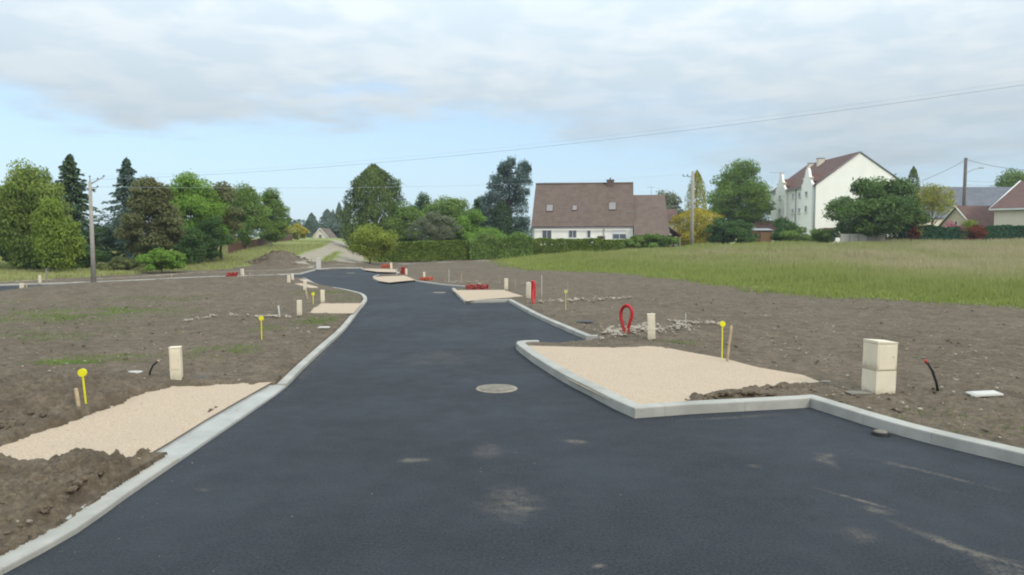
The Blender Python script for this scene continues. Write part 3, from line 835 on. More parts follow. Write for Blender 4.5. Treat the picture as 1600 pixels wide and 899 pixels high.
def spruce(name, label, xc, xw, yt, Y, leaf, group=None, n=7000, pw=1.0, tiers=30, droop=.28, ragged=.25, base=None, cat='tree', ls=.16):
    bx = P(xc, HOR, Y).x; zb = gz(bx, Y) if base is None else base
    h = P(xc, yt, Y).z - zb; rx = xw / 2 * Y / F
    root = empty(name, (bx, Y, zb), 0, label, cat, group)
    Cs, Ns, Ts, tn = [], [], [], []
    n = int(n * 1.8); ls *= .85
    m = MB()
    m.tube([(0, 0, -.1), (0, 0, h * .5), (0, 0, h * .98)], [h * .018, h * .011, .015], 6)
    nb = tiers * 7; per = n // nb
    for k in range(nb):
        f = (k + rng.random()) / nb
        z = h * (.06 + .93 * f)
        L = rx * (1 - f) ** pw * (1 + ragged * rng.normal()) + .12
        L = max(.12, min(L, rx * 1.2))
        a = k * 2.4 + rng.normal() * .3
        dv = np.array([math.cos(a), math.sin(a)])
        t = rng.random(per) ** .65
        side = np.array([-dv[1], dv[0]])
        lat = rng.normal(0, .16, per) * L * (1.05 - t) + rng.normal(0, .05, per)
        zz = z - droop * L * t ** 1.3 + .12 * L * np.maximum(0, t - .75) * 2 + rng.normal(0, .05, per) - .10 * np.abs(lat)
        Cs.append(np.stack([dv[0] * L * t + side[0] * lat, dv[1] * L * t + side[1] * lat, zz], 1))
        Ns.append(np.tile([dv[0] * .35, dv[1] * .35, 1.0], (per, 1)) + .55 * rng.normal(size=(per, 3)))
        Ts.append(np.tile([dv[0], dv[1], -.35], (per, 1)))
        tn.append(.35 + .35 * t + .2 * rng.normal(size=per) + .15 * rng.normal())
        if k % 3 == 0 and L > .4: m.tube([(0, 0, z), (dv[0] * L * .85, dv[1] * L * .85, z - droop * L * .8)], [.03, .008], 4)
    C = np.concatenate(Cs)
    link('crown', leafmesh('crown', C, np.concatenate(Ns), ls * rng.uniform(.6, 1.3, len(C)), np.concatenate(tn), .42, np.concatenate(Ts)), LEAF[leaf], root)
    m.build('trunk', M['bark'], root)
    return root

def column(name, label, xl, xr, yt, yb, Y, leaf, group=None, n=3000, taper=.35, ls=.14, base=None, belly=.45, cat='tree', stem=True, rag=.12):
    xc = (xl + xr) / 2; bx = P(xc, HOR, Y).x; zb = gz(bx, Y) if base is None else base
    h = P(xc, yt, Y).z - zb; rx = (xr - xl) / 2 * Y / F
    root = empty(name, (bx, Y, zb), 0, label, cat, group)
    n = int(n * 2.2); ls *= .7
    f = rng.random(n); a = rng.uniform(0, 6.28, n)
    prof = np.interp(f, [0, .12, belly, .8, .95, 1], [.8, .96, 1, .45 + taper * .6, .12 + taper * .3, .03])
    lump = 1 + rag * np.sin(a * 3 + f * 9) + rag * np.sin(a * 5 - f * 21) * .8 + rag * .5 * rng.normal(size=n)
    r = rx * prof * lump * (1 - .35 * rng.random(n) ** 2)
    C = np.stack([r * np.cos(a), r * np.sin(a), h * (.02 + .98 * f) + .04 * h * rag * 6 * rng.normal(size=n) * .3], 1)
    C[:, 2] = np.maximum(C[:, 2], .05)
    Nn = np.stack([np.cos(a), np.sin(a), np.full(n, .35)], 1) + .6 * rng.normal(size=(n, 3))
    tint = .45 + .25 * np.sin(a * 4 + f * 15) * .6 + .24 * rng.normal(size=n)
    link('crown', leafmesh('crown', C, Nn, ls * rng.uniform(.6, 1.3, n), tint, .5, np.tile([0, 0, 1.0], (n, 1))), LEAF[leaf], root)
    if stem: MB().tube([(0, 0, -.1), (0, 0, h * .9)], [max(.06, h * .014), .02], 6).build('trunk', M['bark'], root)
    return root

def cedar(name, label, xl, xr, yt, Y, leaf):
    xc = 795; bx = P(xc, HOR, Y).x; zb = gz(bx, Y); h = P(xc, yt, Y).z - zb; k = Y / F
    root = empty(name, (bx, Y, zb), 0, label, 'tree')
    m = MB(); m.tube([(0, 0, -.1), (.1, 0, h * .5), (0, 0, h * .96)], [.35, .22, .05], 7)
    m.tube([(.1, 0, h * .55), (1.6 * 1, 0, h * .78), (2.4, .2, h * .97)], [.16, .1, .03], 6)
    Cs, Ns, tn = [], [], []
    pads = [(-28, 318, 24), (-14, 335, 26), (-22, 300, 16), (-6, 305, 22), (12, 318, 22), (-18, 282, 15), (-2, 272, 17), (-8, 262, 12), (6, 288, 18), (18, 300, 18), (24, 280, 15), (20, 268, 13), (27, 261, 9), (14, 335, 24), (-2, 350, 28), (22, 350, 18), (-24, 345, 18), (2, 258, 9), (-35, 322, 10), (-20, 365, 22), (16, 365, 22)]
    for (dx, py, wpx) in pads:
        for q in range(3):
            z = P(xc, py + random.uniform(-9, 9), Y).z - zb; r = wpx / 2 * k * random.uniform(1.15, 1.65)
            x0, y0 = dx * k + random.uniform(-.3, .3), random.uniform(-2, 2)
            nn = 430
            a = rng.uniform(0, 6.28, nn); rr = r * rng.random(nn) ** .5
            Cs.append(np.stack([x0 + rr * np.cos(a), y0 + rr * np.sin(a), z - .16 * rr + rng.normal(0, .32, nn) + .25 * (x0 + rr * np.cos(a)) * np.sign(dx) * .25], 1))
            Ns.append(np.tile([0, 0, 1.0], (nn, 1)) + .6 * rng.normal(size=(nn, 3)))
            tn.append(.5 + .2 * rng.normal() + .22 * rng.normal(size=nn))
            m.tube([(0, 0, max(.5, z - .5)), (x0, y0, z - .05)], [.07, .02], 4)
    C = np.concatenate(Cs)
    link('crown', leafmesh('crown', C, np.concatenate(Ns), .17 * rng.uniform(.6, 1.3, len(C)), np.concatenate(tn), .45), LEAF[leaf], root)
    m.build('trunk', M['bark'], root)

def hedge(name, label, p, q, h, depth, leaf, n, ls=.11, rag=.06, cat='hedge', group=None, h2=None):
    """a clipped hedge from p to q on the ground"""
    p, q = Vector(p), Vector(q); v = (q - p); L = math.hypot(v.x, v.y); rz = math.atan2(v.y, v.x)
    root = empty(name, p, rz, label, cat, group)
    sl = (q.z - p.z) / L
    t = rng.random(n); face = rng.random(n)
    x = t * L
    hh = (h + ((h2 or h) - h) * t) * (1 + rag * fbm(x, x * 0 + 3.3, .55, 4, int(p.x * 10) % 97) * 2)
    y = np.where(face < .42, 0, np.where(face < .58, depth, rng.random(n) * depth))
    z = np.where(face < .58, rng.random(n) * hh, hh)
    bul = rag * 1.5 * fbm(x, z, .9, 3, 7)
    y = y + np.where(face < .42, -1, np.where(face < .58, 1, 0)) * bul + rng.normal(0, .05, n)
    z = z + rng.normal(0, .05, n) + rag * .6 * (rng.random(n) < .06)
    Nn = np.stack([np.zeros(n), np.where(face < .42, -1.0, np.where(face < .58, 1.0, 0)), np.where(face < .58, .25, 1.0)], 1) + .6 * rng.normal(size=(n, 3))
    tint = .45 + .25 * fbm(x, z, 1.1, 3, 19) + .22 * rng.normal(size=n)
    C = np.stack([x, y, np.maximum(z, .03) + sl * x], 1)
    # twiggy inside, so the hedge is not hollow
    k = n // 3
    C2 = np.stack([rng.random(k) * L, depth * (.15 + .7 * rng.random(k)), min(h, h2 or h) * .93 * rng.random(k)], 1); C2[:, 2] += sl * C2[:, 0]
    C = np.concatenate([C, C2]); Nn = np.concatenate([Nn, rng.normal(size=(k, 3))]); tint = np.concatenate([tint, .3 + .2 * rng.normal(size=k)])
    link('foliage', leafmesh('foliage', C, Nn, ls * rng.uniform(.6, 1.4, len(C)), tint, .6), LEAF[leaf], root)
    for i in range(max(2, int(L / .9))):
        xx = (i + .5) * .9
        if xx < L: MB().tube([(xx, depth / 2, sl * xx - .1), (xx + random.uniform(-.1, .1), depth / 2, sl * xx + h * .75)], [.035, .012], 5).build('stem', M['bark'], root)
    return root

def shrub(label, xl, xr, yt, yb, leaf, n=1500, Y=None, ls=.12, name='shrub', group=None, **kw):
    if Y is None: Y = G((xl + xr) / 2, yb).y
    kw.setdefault('clumps', 30); kw.setdefault('clear', -.08); kw.setdefault('lo_w', 1.0); kw.setdefault('clump_r', .30); kw.setdefault('shape', 1.1)
    e = (xr - xl) * .07; xl -= e; xr += e; yt -= 1.5; n = int(n * 1.3)
    return broadleaf(name, label, xl, xr, yt, yb, Y, leaf, n=n, ls=ls, cat='shrub', group=group, **kw)

GL = 'trees along the left verge'
# left group
broadleaf('birch_tree', 'tallest broad weeping birch at the left edge, beside the dark spruce', -12, 104, 246, 430, 55, 'birch', 'bark_pale', GL, n=11000, clumps=60, weep=1.2, clear=.05, ls=.14, shape=1.15, cx=48, lo_w=.9, clump_r=.24)
broadleaf('birch_tree', 'light green birch with a thin pale trunk in front of the taller birch', 47, 124, 304, 432, 51, 'birch2', 'bark_pale', GL, n=6500, clumps=40, weep=1.4, clear=.10, cx=74, ls=.13, clump_r=.26)
broadleaf('broadleaf_tree', 'green tree half cut off by the left edge of the picture', -70, 28, 318, 432, 58, 'birch', 'bark', GL, n=4500, clumps=30, clear=.0)
spruce('spruce_tree', 'dark green spruce behind the concrete pole', 114, 112, 241, 61, 'spruce', GL, n=9500, pw=.8, droop=.35)
spruce('spruce_tree', 'blue-green spruce standing alone right of the concrete pole', 202, 108, 247, 64, 'blue', GL, n=8000, pw=.85, droop=.3, ragged=.3)
broadleaf('pine_tree', 'bronze brown tree right of the blue-green spruce', 190, 284, 274, 428, 57, 'brown', 'bark', GL, n=7600, clumps=54, clear=.02, shape=.9, cx=232, clump_r=.24)
broadleaf('broadleaf_tree', 'dark leafy tree in the gap behind the concrete pole', 128, 195, 352, 425, 66, 'dark', 'bark', GL, n=3200, clear=.0)
broadleaf('broadleaf_tree', 'bright green tree rising behind the bronze tree', 244, 356, 266, 422, 66, 'green', 'bark', GL, n=8500, clumps=66, clear=.02, clump_r=.22)
broadleaf('pine_tree', 'olive pine between the bright green tree and the brown fence', 306, 384, 283, 412, 68, 'olive', 'bark', GL, n=5200, clumps=40, clear=.04, clump_r=.25)
broadleaf('broadleaf_tree', 'mid green tree with a white trunk behind the brown board fence', 350, 422, 285, 396, 82, 'mid', 'bark_pale', GL, n=5600, clumps=46, clear=.0, lo_w=.95)
broadleaf('broadleaf_tree', 'rounded green tree at the far end of the brown board fence', 394, 454, 292, 388, 90, 'mid', 'bark_pale', GL, n=5000, clumps=42, clear=.0, lo_w=.95)
shrub('low tangled shrub with reddish twigs at the foot of the concrete pole', 150, 212, 402, 426, 'scrub', 1400, 54)
shrub('bright green bush at the foot of the bronze tree', 222, 280, 388, 427, 'green', 1800, 53, clump_r=.27, clumps=40)
shrub('dark green bush at the left end of the brown board fence', 305, 357, 338, 412, 'dark', 2300, 64)
shrub('dark undergrowth under the tall birch', -5, 78, 376, 432, 'dark', 2300, 56)
shrub('dark green undergrowth below the dark spruce', 78, 158, 380, 430, 'dark', 2300, 58)
shrub('bushy green undergrowth between the bright green tree and the bronze tree', 268, 318, 352, 418, 'dark', 1500, 62)
# far view down the track
GF = 'far trees beyond the track'
shrub('yellow flowering bush far beyond the brown fence', 452, 480, 351, 374, 'gold', 1000, 150, ls=.35)
shrub('pale green bush beside the yellow bush far off', 432, 470, 354, 378, 'yellow', 1000, 140, ls=.3)
for i, (xl, xr, yt, Y, lb) in enumerate(((479, 496, 334, 230, 'narrow dark tree left of the small pale gable'), (500, 524, 328, 250, 'broad dark tree straight above the small pale gable'), (516, 526, 329, 300, 'thin poplar right of the small pale gable'), (524, 537, 318, 260, 'tallest poplar far beyond the track'), (534, 547, 320, 265, 'poplar next to the big dark conifer, far off'))):
    column('poplar_tree', lb, xl, xr, yt, 372, Y, 'far_hazed', GF, n=1100, ls=.5, belly=.5, rag=.2)
broadleaf('broadleaf_tree', 'low dark trees behind the small pale gable', 505, 560, 346, 374, 215, 'far_hazed', 'bark', GF, n=1500, ls=.5, clear=0)
broadleaf('broadleaf_tree', 'low hazy tree between the brown fence end and the yellow bush', 436, 462, 340, 374, 210, 'far_hazed', 'bark', GF, n=900, ls=.5, clear=0)
# middle
column('conifer_tree', 'large dark cone-shaped conifer left of the hedge', 541, 630, 260, 395, 98, 'thuja', n=11000, taper=.55, ls=.24, belly=.35, rag=.16)
broadleaf('pollard_tree', 'yellow-green pollarded tree leaning by the end of the road', 541, 622, 347, 412, 70, 'willow', 'bark', n=4800, clumps=60, clear=.16, clump_r=.36, cx=577, ls=.13, weep=.5)
GM = 'garden trees behind the clipped hedge'
broadleaf('garden_tree', 'green garden tree just right of the dark conifer', 596, 668, 312, 400, 96, 'mid', 'bark', GM, n=5200, clumps=44, clear=.05, ls=.17)
broadleaf('garden_tree', 'grey-green apple tree with bare lower limbs above the hedge', 634, 722, 330, 402, 90, 'grey', 'bark_pale', GM, n=3600, clumps=40, clear=.30, ls=.14, clump_r=.22)
broadleaf('garden_tree', 'wide green tree in the middle of the garden group', 652, 748, 304, 400, 99, 'mid', 'bark', GM, n=7000, clumps=52, clear=.05, ls=.18)
broadleaf('garden_tree', 'fresh green tree standing left of the cedar', 708, 766, 326, 400, 94, 'green', 'bark', GM, n=4200, clumps=36, clear=.05, ls=.16)
broadleaf('garden_tree', 'sparse dark tree peeping over the garden group', 634, 684, 300, 400, 112, 'dark', 'bark', GM, n=2200, clumps=26, clear=.3, ls=.2)
broadleaf('garden_tree', 'dark tree closing the gap below the cedar', 720, 778, 309, 400, 112, 'dark', 'bark', GM, n=3600, clumps=30, clear=.05, ls=.2)
cedar('cedar_tree', 'tall open blue-green cedar left of the brown roofed house', 750, 826, 254, 108, 'cedar')
column('cypress_tree', 'dark upright cypress in front of the cedar', 768, 801, 313, 400, 97, 'cypress', n=3200, taper=.7, ls=.17, rag=.07)
shrub('light green bush at the corner of the brown roofed house', 738, 792, 354, 398, 'green', 1900, 89)
shrub('scruffy green bush under the dark cypress', 780, 832, 362, 400, 'mid', 1700, 88.5)
shrub('brownish bramble between the two clipped hedges', 736, 790, 367, 404, 'scrub', 2400, 84)
shrub('tangled bramble touching the second clipped hedge', 780, 836, 368, 402, 'mid', 2500, 84)
hp0, hp1 = G(584, 409.5), G(742, 406)
hedge('clipped_hedge', 'clipped green hedge right of the pollarded tree', hp0, hp1, 1.85, 1.2, 'hedge', 9000, ls=.13)
hp0, hp1 = G(826, 402), G(1046, 391.8)
hedge('clipped_hedge', 'clipped green hedge in front of the brown roofed house', hp0, hp1, 1.85, 1.2, 'hedge', 12000, ls=.13, h2=1.15)
hedge('scrub_hedge', 'untrimmed mixed hedge filling the gap between the two clipped hedges', G(734, 406.5), G(832, 402.5), 2.2, 1.6, 'mid', 7500, ls=.13, rag=.22)
shrub('dark green rounded shrub at the right end of the house hedge', 972, 1056, 366, 394, 'mid', 4400, None, ls=.12)

# right
broadleaf('broadleaf_tree', 'hazy rounded tree behind the right end of the brown roof', 1010, 1068, 296, 350, 170, 'grey', 'bark', n=2600, ls=.4, clear=0)
column('golden_cypress_tree', 'golden yellow conifer directly behind the middle pole', 1054, 1124, 326, 385, 96, 'gold', n=5000, taper=.95, ls=.17, belly=.35)
column('golden_cypress_tree', 'slender yellow-green conifer top rising beside the middle pole', 1071, 1104, 268, 385, 100, 'yellow', n=2600, taper=.5, ls=.17, belly=.5)
broadleaf('broadleaf_tree', 'big green tree left of the white house', 1103, 1206, 247, 385, 112, 'mid', 'bark', n=9500, clumps=90, clear=.0, ls=.2, shape=.95, clump_r=.25)
broadleaf('broadleaf_tree', 'bright green tree touching the white house wall', 1160, 1210, 285, 385, 120, 'green', 'bark', n=3000, clumps=30, clear=.0, ls=.2)
shrub('dark bush right of the middle pole', 1104, 1144, 342, 385, 'dark', 2800, 92, ls=.14)
shrub('dark spreading bush below the big green tree', 1126, 1184, 345, 385, 'dark', 2900, 91, ls=.14)
shrub('ivy covered bush left of the wooden shed', 1150, 1178, 356, 384, 'dark', 1000, 91)
shrub('tall dark shrub in front of the white house', 1203, 1247, 340, 385, 'dark', 3000, 91, ls=.13)
shrub('lighter rounded shrub before the white house', 1222, 1274, 355, 386, 'mid', 2700, 89, ls=.12)
shrub('low shrub at the foot of the white gable', 1258, 1300, 358, 386, 'mid', 2000, 89)
broadleaf('cherry_tree', 'wide dark-leaved tree in front of the white gable', 1292, 1448, 274, 388, 88, 'cherry', 'bark', n=11000, clumps=80, clear=-.02, ls=.22, lo_w=1.05, clump_r=.24, shape=.9)
column('cypress_tree', 'small pointed cypress above the wide dark-leaved tree', 1413, 1434, 261, 385, 106, 'thuja', n=1500, taper=.8, ls=.2, rag=.06)
broadleaf('broadleaf_tree', 'thin yellowish tree in front of the slate roof', 1420, 1492, 284, 380, 100, 'yellow', 'bark', n=1700, clumps=30, clear=.3, ls=.16)
shrub('yellow-green shrub over the pale fence', 1396, 1444, 322, 384, 'yellow', 1800, 88)
shrub('pink flowering shrub above the green screen', 1468, 1502, 346, 384, 'pink', 900, 88.5)
shrub('yellow-green shrub above the green screen beside the pink one', 1494, 1532, 344, 384, 'willow', 1200, 88.5)
GRD = 'red-leaved shrubs in the green hedge'
shrub('red-leaved shrub below the pink flowers, nearer the pale fence', 1418, 1436, 356, 384, 'red', 800, 86.3, group=GRD)
shrub('red-leaved shrub between the yellow-green shrub and the dark hedge', 1512, 1540, 352, 384, 'red', 1000, 86.3, group=GRD)
broadleaf('broadleaf_tree', 'green tree behind the slate roof at the right edge', 1540, 1622, 261, 340, 150, 'mid', 'bark', n=4000, clumps=40, clear=.1, ls=.28)
hedge('dark_hedge', 'dark green hedge backed by green cloth right of the pale fence', P(1410, 383.5, 87), P(1500, 383, 87), 2.0, 1.0, 'dkgreen', 5200, ls=.13, rag=.1)
hedge('dark_hedge', 'dark green hedge running out of the right edge', P(1534, 383, 87), P(1690, 382, 87), 2.1, 1.0, 'dkgreen', 7000, ls=.13, rag=.1)
# wood on the horizon
n = 9000
a = rng.uniform(-.85, .85, n); Yt = rng.uniform(330, 400, n); hx = a * Yt
top = 6.5 + 2.5 * fbm(hx, hx * 0, .035, 4, 3) * 2
C = np.stack([hx, Yt, H(hx, Yt) + top * rng.random(n) ** .8], 1)
me = leafmesh('treeline', C, rng.normal(size=(n, 3)) + np.array([0, -.6, .5]), 1.1 * rng.uniform(.6, 1.4, n), .4 + .25 * rng.normal(size=n), .8)
tag(link('treeline', me, LEAF['far_hazed']), 'far wood along the horizon', None, None, 'stuff')

# ------------------------------------------------------------------ houses
def window(parent, c, w, h, axis, out, frame='frame_w', bars=1, name='window', depth=.1, sill=True):
    """c: centre on the wall face; axis: wall direction 'x' or 'y'; out: outward sign along the other axis"""
    def bx(u, v, du, dv, dep, o):
        if axis == 'x': return (c[0] + u, c[1] + out * o, c[2] + v), (du, dep, dv)
        return (c[0] + out * o, c[1] + u, c[2] + v), (dep, du, dv)
    m = MB(); t = .07
    for u, v, du, dv in ((-w / 2 + t / 2, 0, t, h), (w / 2 - t / 2, 0, t, h), (0, h / 2 - t / 2, w - 2 * t, t), (0, -h / 2 + t / 2, w - 2 * t, t)): m.box(*bx(u, v, du, dv, depth, .02))
    for i in range(bars): m.box(*bx(-w / 2 + w * (i + 1) / (bars + 1), 0, .05, h - 2 * t, depth * .8, .018))
    o = m.build(name, M[frame], parent)
    MB().box(*bx(0, 0, w - .1, h - .1, .03, .012)).build('pane', M['glass'], o)
    if sill: MB().box(*bx(0, -h / 2 - .04, w + .2, .07, .2, .06)).build('sill', M['frame_w'], o)
    return o

def central_house():
    Y0 = 94.5; rz = R(-8)
    p = P(832.5, 392, Y0); zb = gz(p.x + 6, Y0) - .1
    t = empty('house', (p.x, Y0, zb), rz, 'low white house with a large steep brown tiled roof', 'house')
    L, D, wh, rh = 12.6, 10.6, P(832, 354.5, Y0).z - zb + .1, P(900, 289, Y0 + 5.3).z - zb
    # walls with gables
    m = MB(); m.prism([(0, -.3), (D, -.3), (D, wh), (D / 2, rh - .25), (0, wh)], 'x', 0, L)
    m.build('wall', M['plaster'], t)
    s = (rh - wh) / (D / 2)
    m = MB(); o = .20
    m.slab([(-o, -o, wh - s * o + .12), (L + .1, -o, wh - s * o + .12), (L + .1, D / 2, rh + .12), (-o, D / 2, rh + .12)], .18)
    m.slab([(-o, D + o, wh - s * o + .12), (L + .1, D + o, wh - s * o + .12), (L + .1, D / 2 + .003, rh + .12), (-o, D / 2 + .003, rh + .12)], .18)
    m.tube([(-o, D / 2, rh + .1), (L + .1, D / 2, rh + .1)], .13, 8)
    roof = m.build('roof', M['roof_brown'], t)
    cm = MB(); cm.box((9.7, D / 2 - .2, rh), (.95, .6, .9), bevel=.02); cm.box((9.7, D / 2 - .2, rh + .5), (1.05, .7, .1))
    ch = cm.build('chimney', M['brick'], roof)
    m = MB(); m.tube([(9.7, D / 2 - .2, rh + .54), (9.7, D / 2 - .2, rh + .8)], .11, 10); m.build('chimney_pot', M['brick'], ch)
    def rl(px, py, w, h):
        u = (px - 832.5) / (983 - 832.5) * L
        v = (py - 289) / (356.5 - 289)         # 0 at ridge, 1 at eave
        yy = D / 2 * (1 - v); zz = wh + s * yy + .12
        mat = Matrix.Rotation(math.atan(s), 4, 'X')
        f = MB(); f.box((u, yy, zz), (w, h, .16), mat=mat)
        fo = f.build('roof_window', M['frame_b'], roof)
        nrm = Vector((0, -s, 1)).normalized()
        MB().box(Vector((u, yy, zz)) + nrm * .075, (w - .16, h - .2, .03), mat=mat).build('pane', M['rooflight'], fo)
    rl(856, 330, .95, 1.3); rl(894.5, 330, .7, 1.0); rl(952, 327.5, 1.0, 1.45)
    f = MB(); yy = D / 2 * (1 - .72); f.box((12.1, yy, wh + s * yy + .2), (.3, .3, .35)); f.build('roof_vent', M['rooflight'], roof)
    def wu(px): return (px - 832.5) / (983 - 832.5) * L
    z1 = wh - 1.05
    window(t, (wu(854), 0, z1 - .2), 1.25, 1.45, 'x', -1)
    window(t, (wu(893), 0, z1), 1.05, 1.0, 'x', -1)
    window(t, (wu(917.5), 0, z1), .5, 1.0, 'x', -1, bars=0)
    d = MB(); d.box((wu(936), -.02, 1.0), (.95, .1, 2.15), bevel=.01); do = d.build('door', M['frame_b'], t)
    MB().box((wu(936) + .35, -.09, 1.0), (.04, .06, .15)).build('handle', M['metal'], do)
    w = window(t, (wu(963), 0, z1 - .1), 1.75, 1.1, 'x', -1, bars=1)
    sh = MB(); sh.box((wu(963), -.06, z1 + .25), (1.62, .05, .52)); sh.build('roller_shutter', M['frame_w'], w)
    g = MB(); g.tube([(-.3, -.42, wh - .30), (L + .05, -.42, wh - .30)], .07, 8); g.tube([(.15, -.1, wh - .3), (.15, -.1, 0)], .05, 8); g.tube([(9.0, -.1, wh - .3), (9.0, -.1, 0)], .05, 8)
    g.build('gutter', M['gutter'], t)
    window(t, (0, D / 2, wh + 1.2), .9, 1.1, 'y', -1)
    # lower wing on the right
    x0, x1 = L + .12, L + 4.0
    rh2 = P(1000, 305, Y0 + 3.5).z - zb; e2 = P(1010, 368, Y0 - 1.5).z - zb
    y_e, y_r = -1.9, D / 2
    m = MB(); m.prism([(-1.5, -.3), (D, -.3), (D, wh - .3), (y_r, rh2 - .3), (-1.5, e2 + .1)], 'x', x0, x1); m.build('wing_wall', M['plaster'], t)
    m = MB(); m.slab([(x0 - .02, y_e, e2), (x1 + .35, y_e, e2), (x1 + .2, y_r, rh2), (x0 - .02, y_r, rh2)], .16)
    m.slab([(x0 - .02, D + .3, wh - .4), (x1 + .35, D + .3, wh - .4), (x1 + .2, y_r + .003, rh2), (x0 - .02, y_r + .003, rh2)], .16)
    wr = m.build('wing_roof', M['roof_brown'], t)
    # aerial
    a = MB(); xa = x0 + 2.3; a.tube([(xa, y_r, rh2 - .1), (xa, y_r, rh2 + 1.1)], .025, 6)
    a.tube([(xa - .55, y_r, rh2 + 1.0), (xa + .55, y_r, rh2 + 1.0)], .018, 5)
    for i in range(7): a.tube([(xa - .5 + i * .16, y_r - .25, rh2 + 1.0), (xa - .5 + i * .16, y_r + .25, rh2 + 1.0)], .012, 4)
    a.build('aerial', M['metal'], wr)
central_house()

def simple_gable(name, label, loc, rz, L, D, wh, rh, wall, roof, o=.3, ridge='x', chim=None):
    """ridge along local x; front wall at local y=0"""
    t = empty(name, loc, rz, label, 'house')
    m = MB(); m.prism([(0, -.5), (D, -.5), (D, wh), (D / 2, rh - .12), (0, wh)], 'x', 0, L); m.build('wall', M[wall], t)
    s = (rh - wh) / (D / 2)
    m = MB()
    m.slab([(-o, -o, wh - s * o + .1), (L + o, -o, wh - s * o + .1), (L + o, D / 2, rh + .1), (-o, D / 2, rh + .1)], .15)
    m.slab([(-o, D + o, wh - s * o + .1), (L + o, D + o, wh - s * o + .1), (L + o, D / 2 + .003, rh + .1), (-o, D / 2 + .003, rh + .1)], .15)
    r = m.build('roof', M[roof], t)
    if chim: MB().box((chim, D / 2, rh + .4), (.7, .7, 1.1), bevel=.02).build('chimney', M['brick'], r)
    return t, r

def white_house():
    Y0 = 100.0; x0 = P(1273, HOR, Y0).x; zb = gz(x0 + 5, Y0) - .1
    t = empty('house', (x0, Y0, zb), 0, 'tall white house with a plain gable, red-brown roof and curved dormer gables', 'house')
    Wd_, Dp = 12.0, 17.2
    wh = P(1273, 288, Y0).z - zb; rh = P(1340, 238, Y0).z - zb; xr = P(1340, HOR, Y0).x - x0
    m = MB(); m.prism([(0, -.5), (Wd_, -.5), (Wd_, wh), (xr, rh - .1), (0, wh)], 'y', 0, Dp); m.build('wall', M['plaster_w'], t)
    s = (rh - wh) / xr; s2 = (rh - wh) / (Wd_ - xr)
    m = MB(); o = .25
    m.slab([(-o, -.12, wh - s * o + .12), (-o, Dp + .2, wh - s * o + .12), (xr, Dp + .2, rh + .12), (xr, -.12, rh + .12)], .16)
    m.slab([(Wd_ + o, -.12, wh - s2 * o + .12), (Wd_ + o, Dp + .2, wh - s2 * o + .12), (xr + .003, Dp + .2, rh + .12), (xr + .003, -.12, rh + .12)], .16)
    roof = m.build('roof', M['roof_red'], t)
    for (cy, dz, w) in ((10.6, -.25, .9), (14.2, -.6, .7)):
        c = MB(); c.box((xr - .9, cy, rh + dz - .5), (w, w * .8, 1.9), bevel=.02); co = c.build('chimney', M['plaster_c'], roof)
        MB().box((xr - .9, cy, rh + dz + .53), (w + .1, w * .8 + .1, .16)).build('chimney_cap', M['gutter'], co)
    # curved dormer gables rising from the side wall
    for (ya, yb, pk) in ((.35, 4.1, 2.35), (10.3, 14.2, 2.35)):
        c = (ya + yb) / 2; w = (yb - ya) / 2
        prof = [(-1, -wh - .3), (1, -wh - .3), (1, -.15), (1.0, .15), (.78, .30), (.66, .62), (.62, .95), (.40, 1.30), (.34, 1.75), (.20, pk - .12), (0, pk), (-.20, pk - .12), (-.34, 1.75), (-.40, 1.30), (-.62, .95), (-.66, .62), (-.78, .30), (-1.0, .15), (-1, -.15)]
        poly = [(c + a * w, wh + b) for a, b in prof]
        g = MB(); g.prism(poly, 'x', -.38, -.06)
        go = g.build('dormer_gable', M['plaster_w'], t)
        for a, b in ((0, pk + .1), (-.70, .95), (.70, .95)): MB().box((-.22, c + a * w, wh + b), (.40, .34, .2), bevel=.03).build('coping_stone', M['plaster_c'], go)
        dr = MB(); hz = wh + 1.55; xb = min(xr - .3, 1.55 / s + .6)
        dr.slab([(-.05, c - w * .72, wh + .5), (xb * .55, c - w * .72, wh + .5 + .1), (xb, c, hz + .08), (-.05, c, hz + .08)], .1)
        dr.slab([(-.05, c + w * .72, wh + .5), (xb * .55, c + w * .72, wh + .5 + .1), (xb, c + .003, hz + .08), (-.05, c + .003, hz + .08)], .1)
        dr.build('dormer_roof', M['roof_red'], go)
        for zz, hh in ((wh - 1.1, .6), (wh - 3.2, .9), (wh - 6.1, .9)):
            window(go, (-.38, c, zz), .8, hh, 'y', -1, bars=1)
    for yy in (5.6, 8.0):
        for zz in (wh - 1.1, wh - 3.3): window(t, (0, yy, zz), .7, .7, 'y', -1, bars=1)
    window(t, (0, 5.3, 1.6), 1.3, 1.3, 'y', -1)
    g = MB()
    g.tube([(-.30, .1, wh - .22), (-.30, Dp, wh - .22)], .08, 8)
    g.tube([(-.12, 6.8, wh - .2), (-.12, 6.8, 0)], .07, 8); g.tube([(-.12, .12, wh - .2), (-.12, .12, 0)], .07, 8)
    g.build('gutter', M['gutter'], t)
    v = MB()
    for a, b in (((-.1, -.13, wh), (xr, -.13, rh + .02)), ((xr, -.13, rh + .02), (Wd_ + .1, -.13, wh))): v.tube([a, b], .05, 6)
    v.build('verge_trim', M['gutter'], t)
    w = window(t, (2.1, 0, 1.4), 1.5, 1.5, 'x', -1)
    MB().box((2.1, -.25, 2.3), (2.0, .6, .12)).build('canopy', M['frame_b'], t)
    a = MB(); a.tube([(.6, 15.3, wh + 1), (.6, 15.3, wh + 3.0)], .03, 6); a.tube([(-1.0, 15.3, wh + 2.9), (1.6, 15.3, wh + 2.9)], .025, 5)
    for i in range(6): a.tube([(-.9 + i * .4, 15.0, wh + 2.9), (-.9 + i * .4, 15.6, wh + 2.9)], .015, 4)
    a.build('aerial', M['metal'], roof)
white_house()

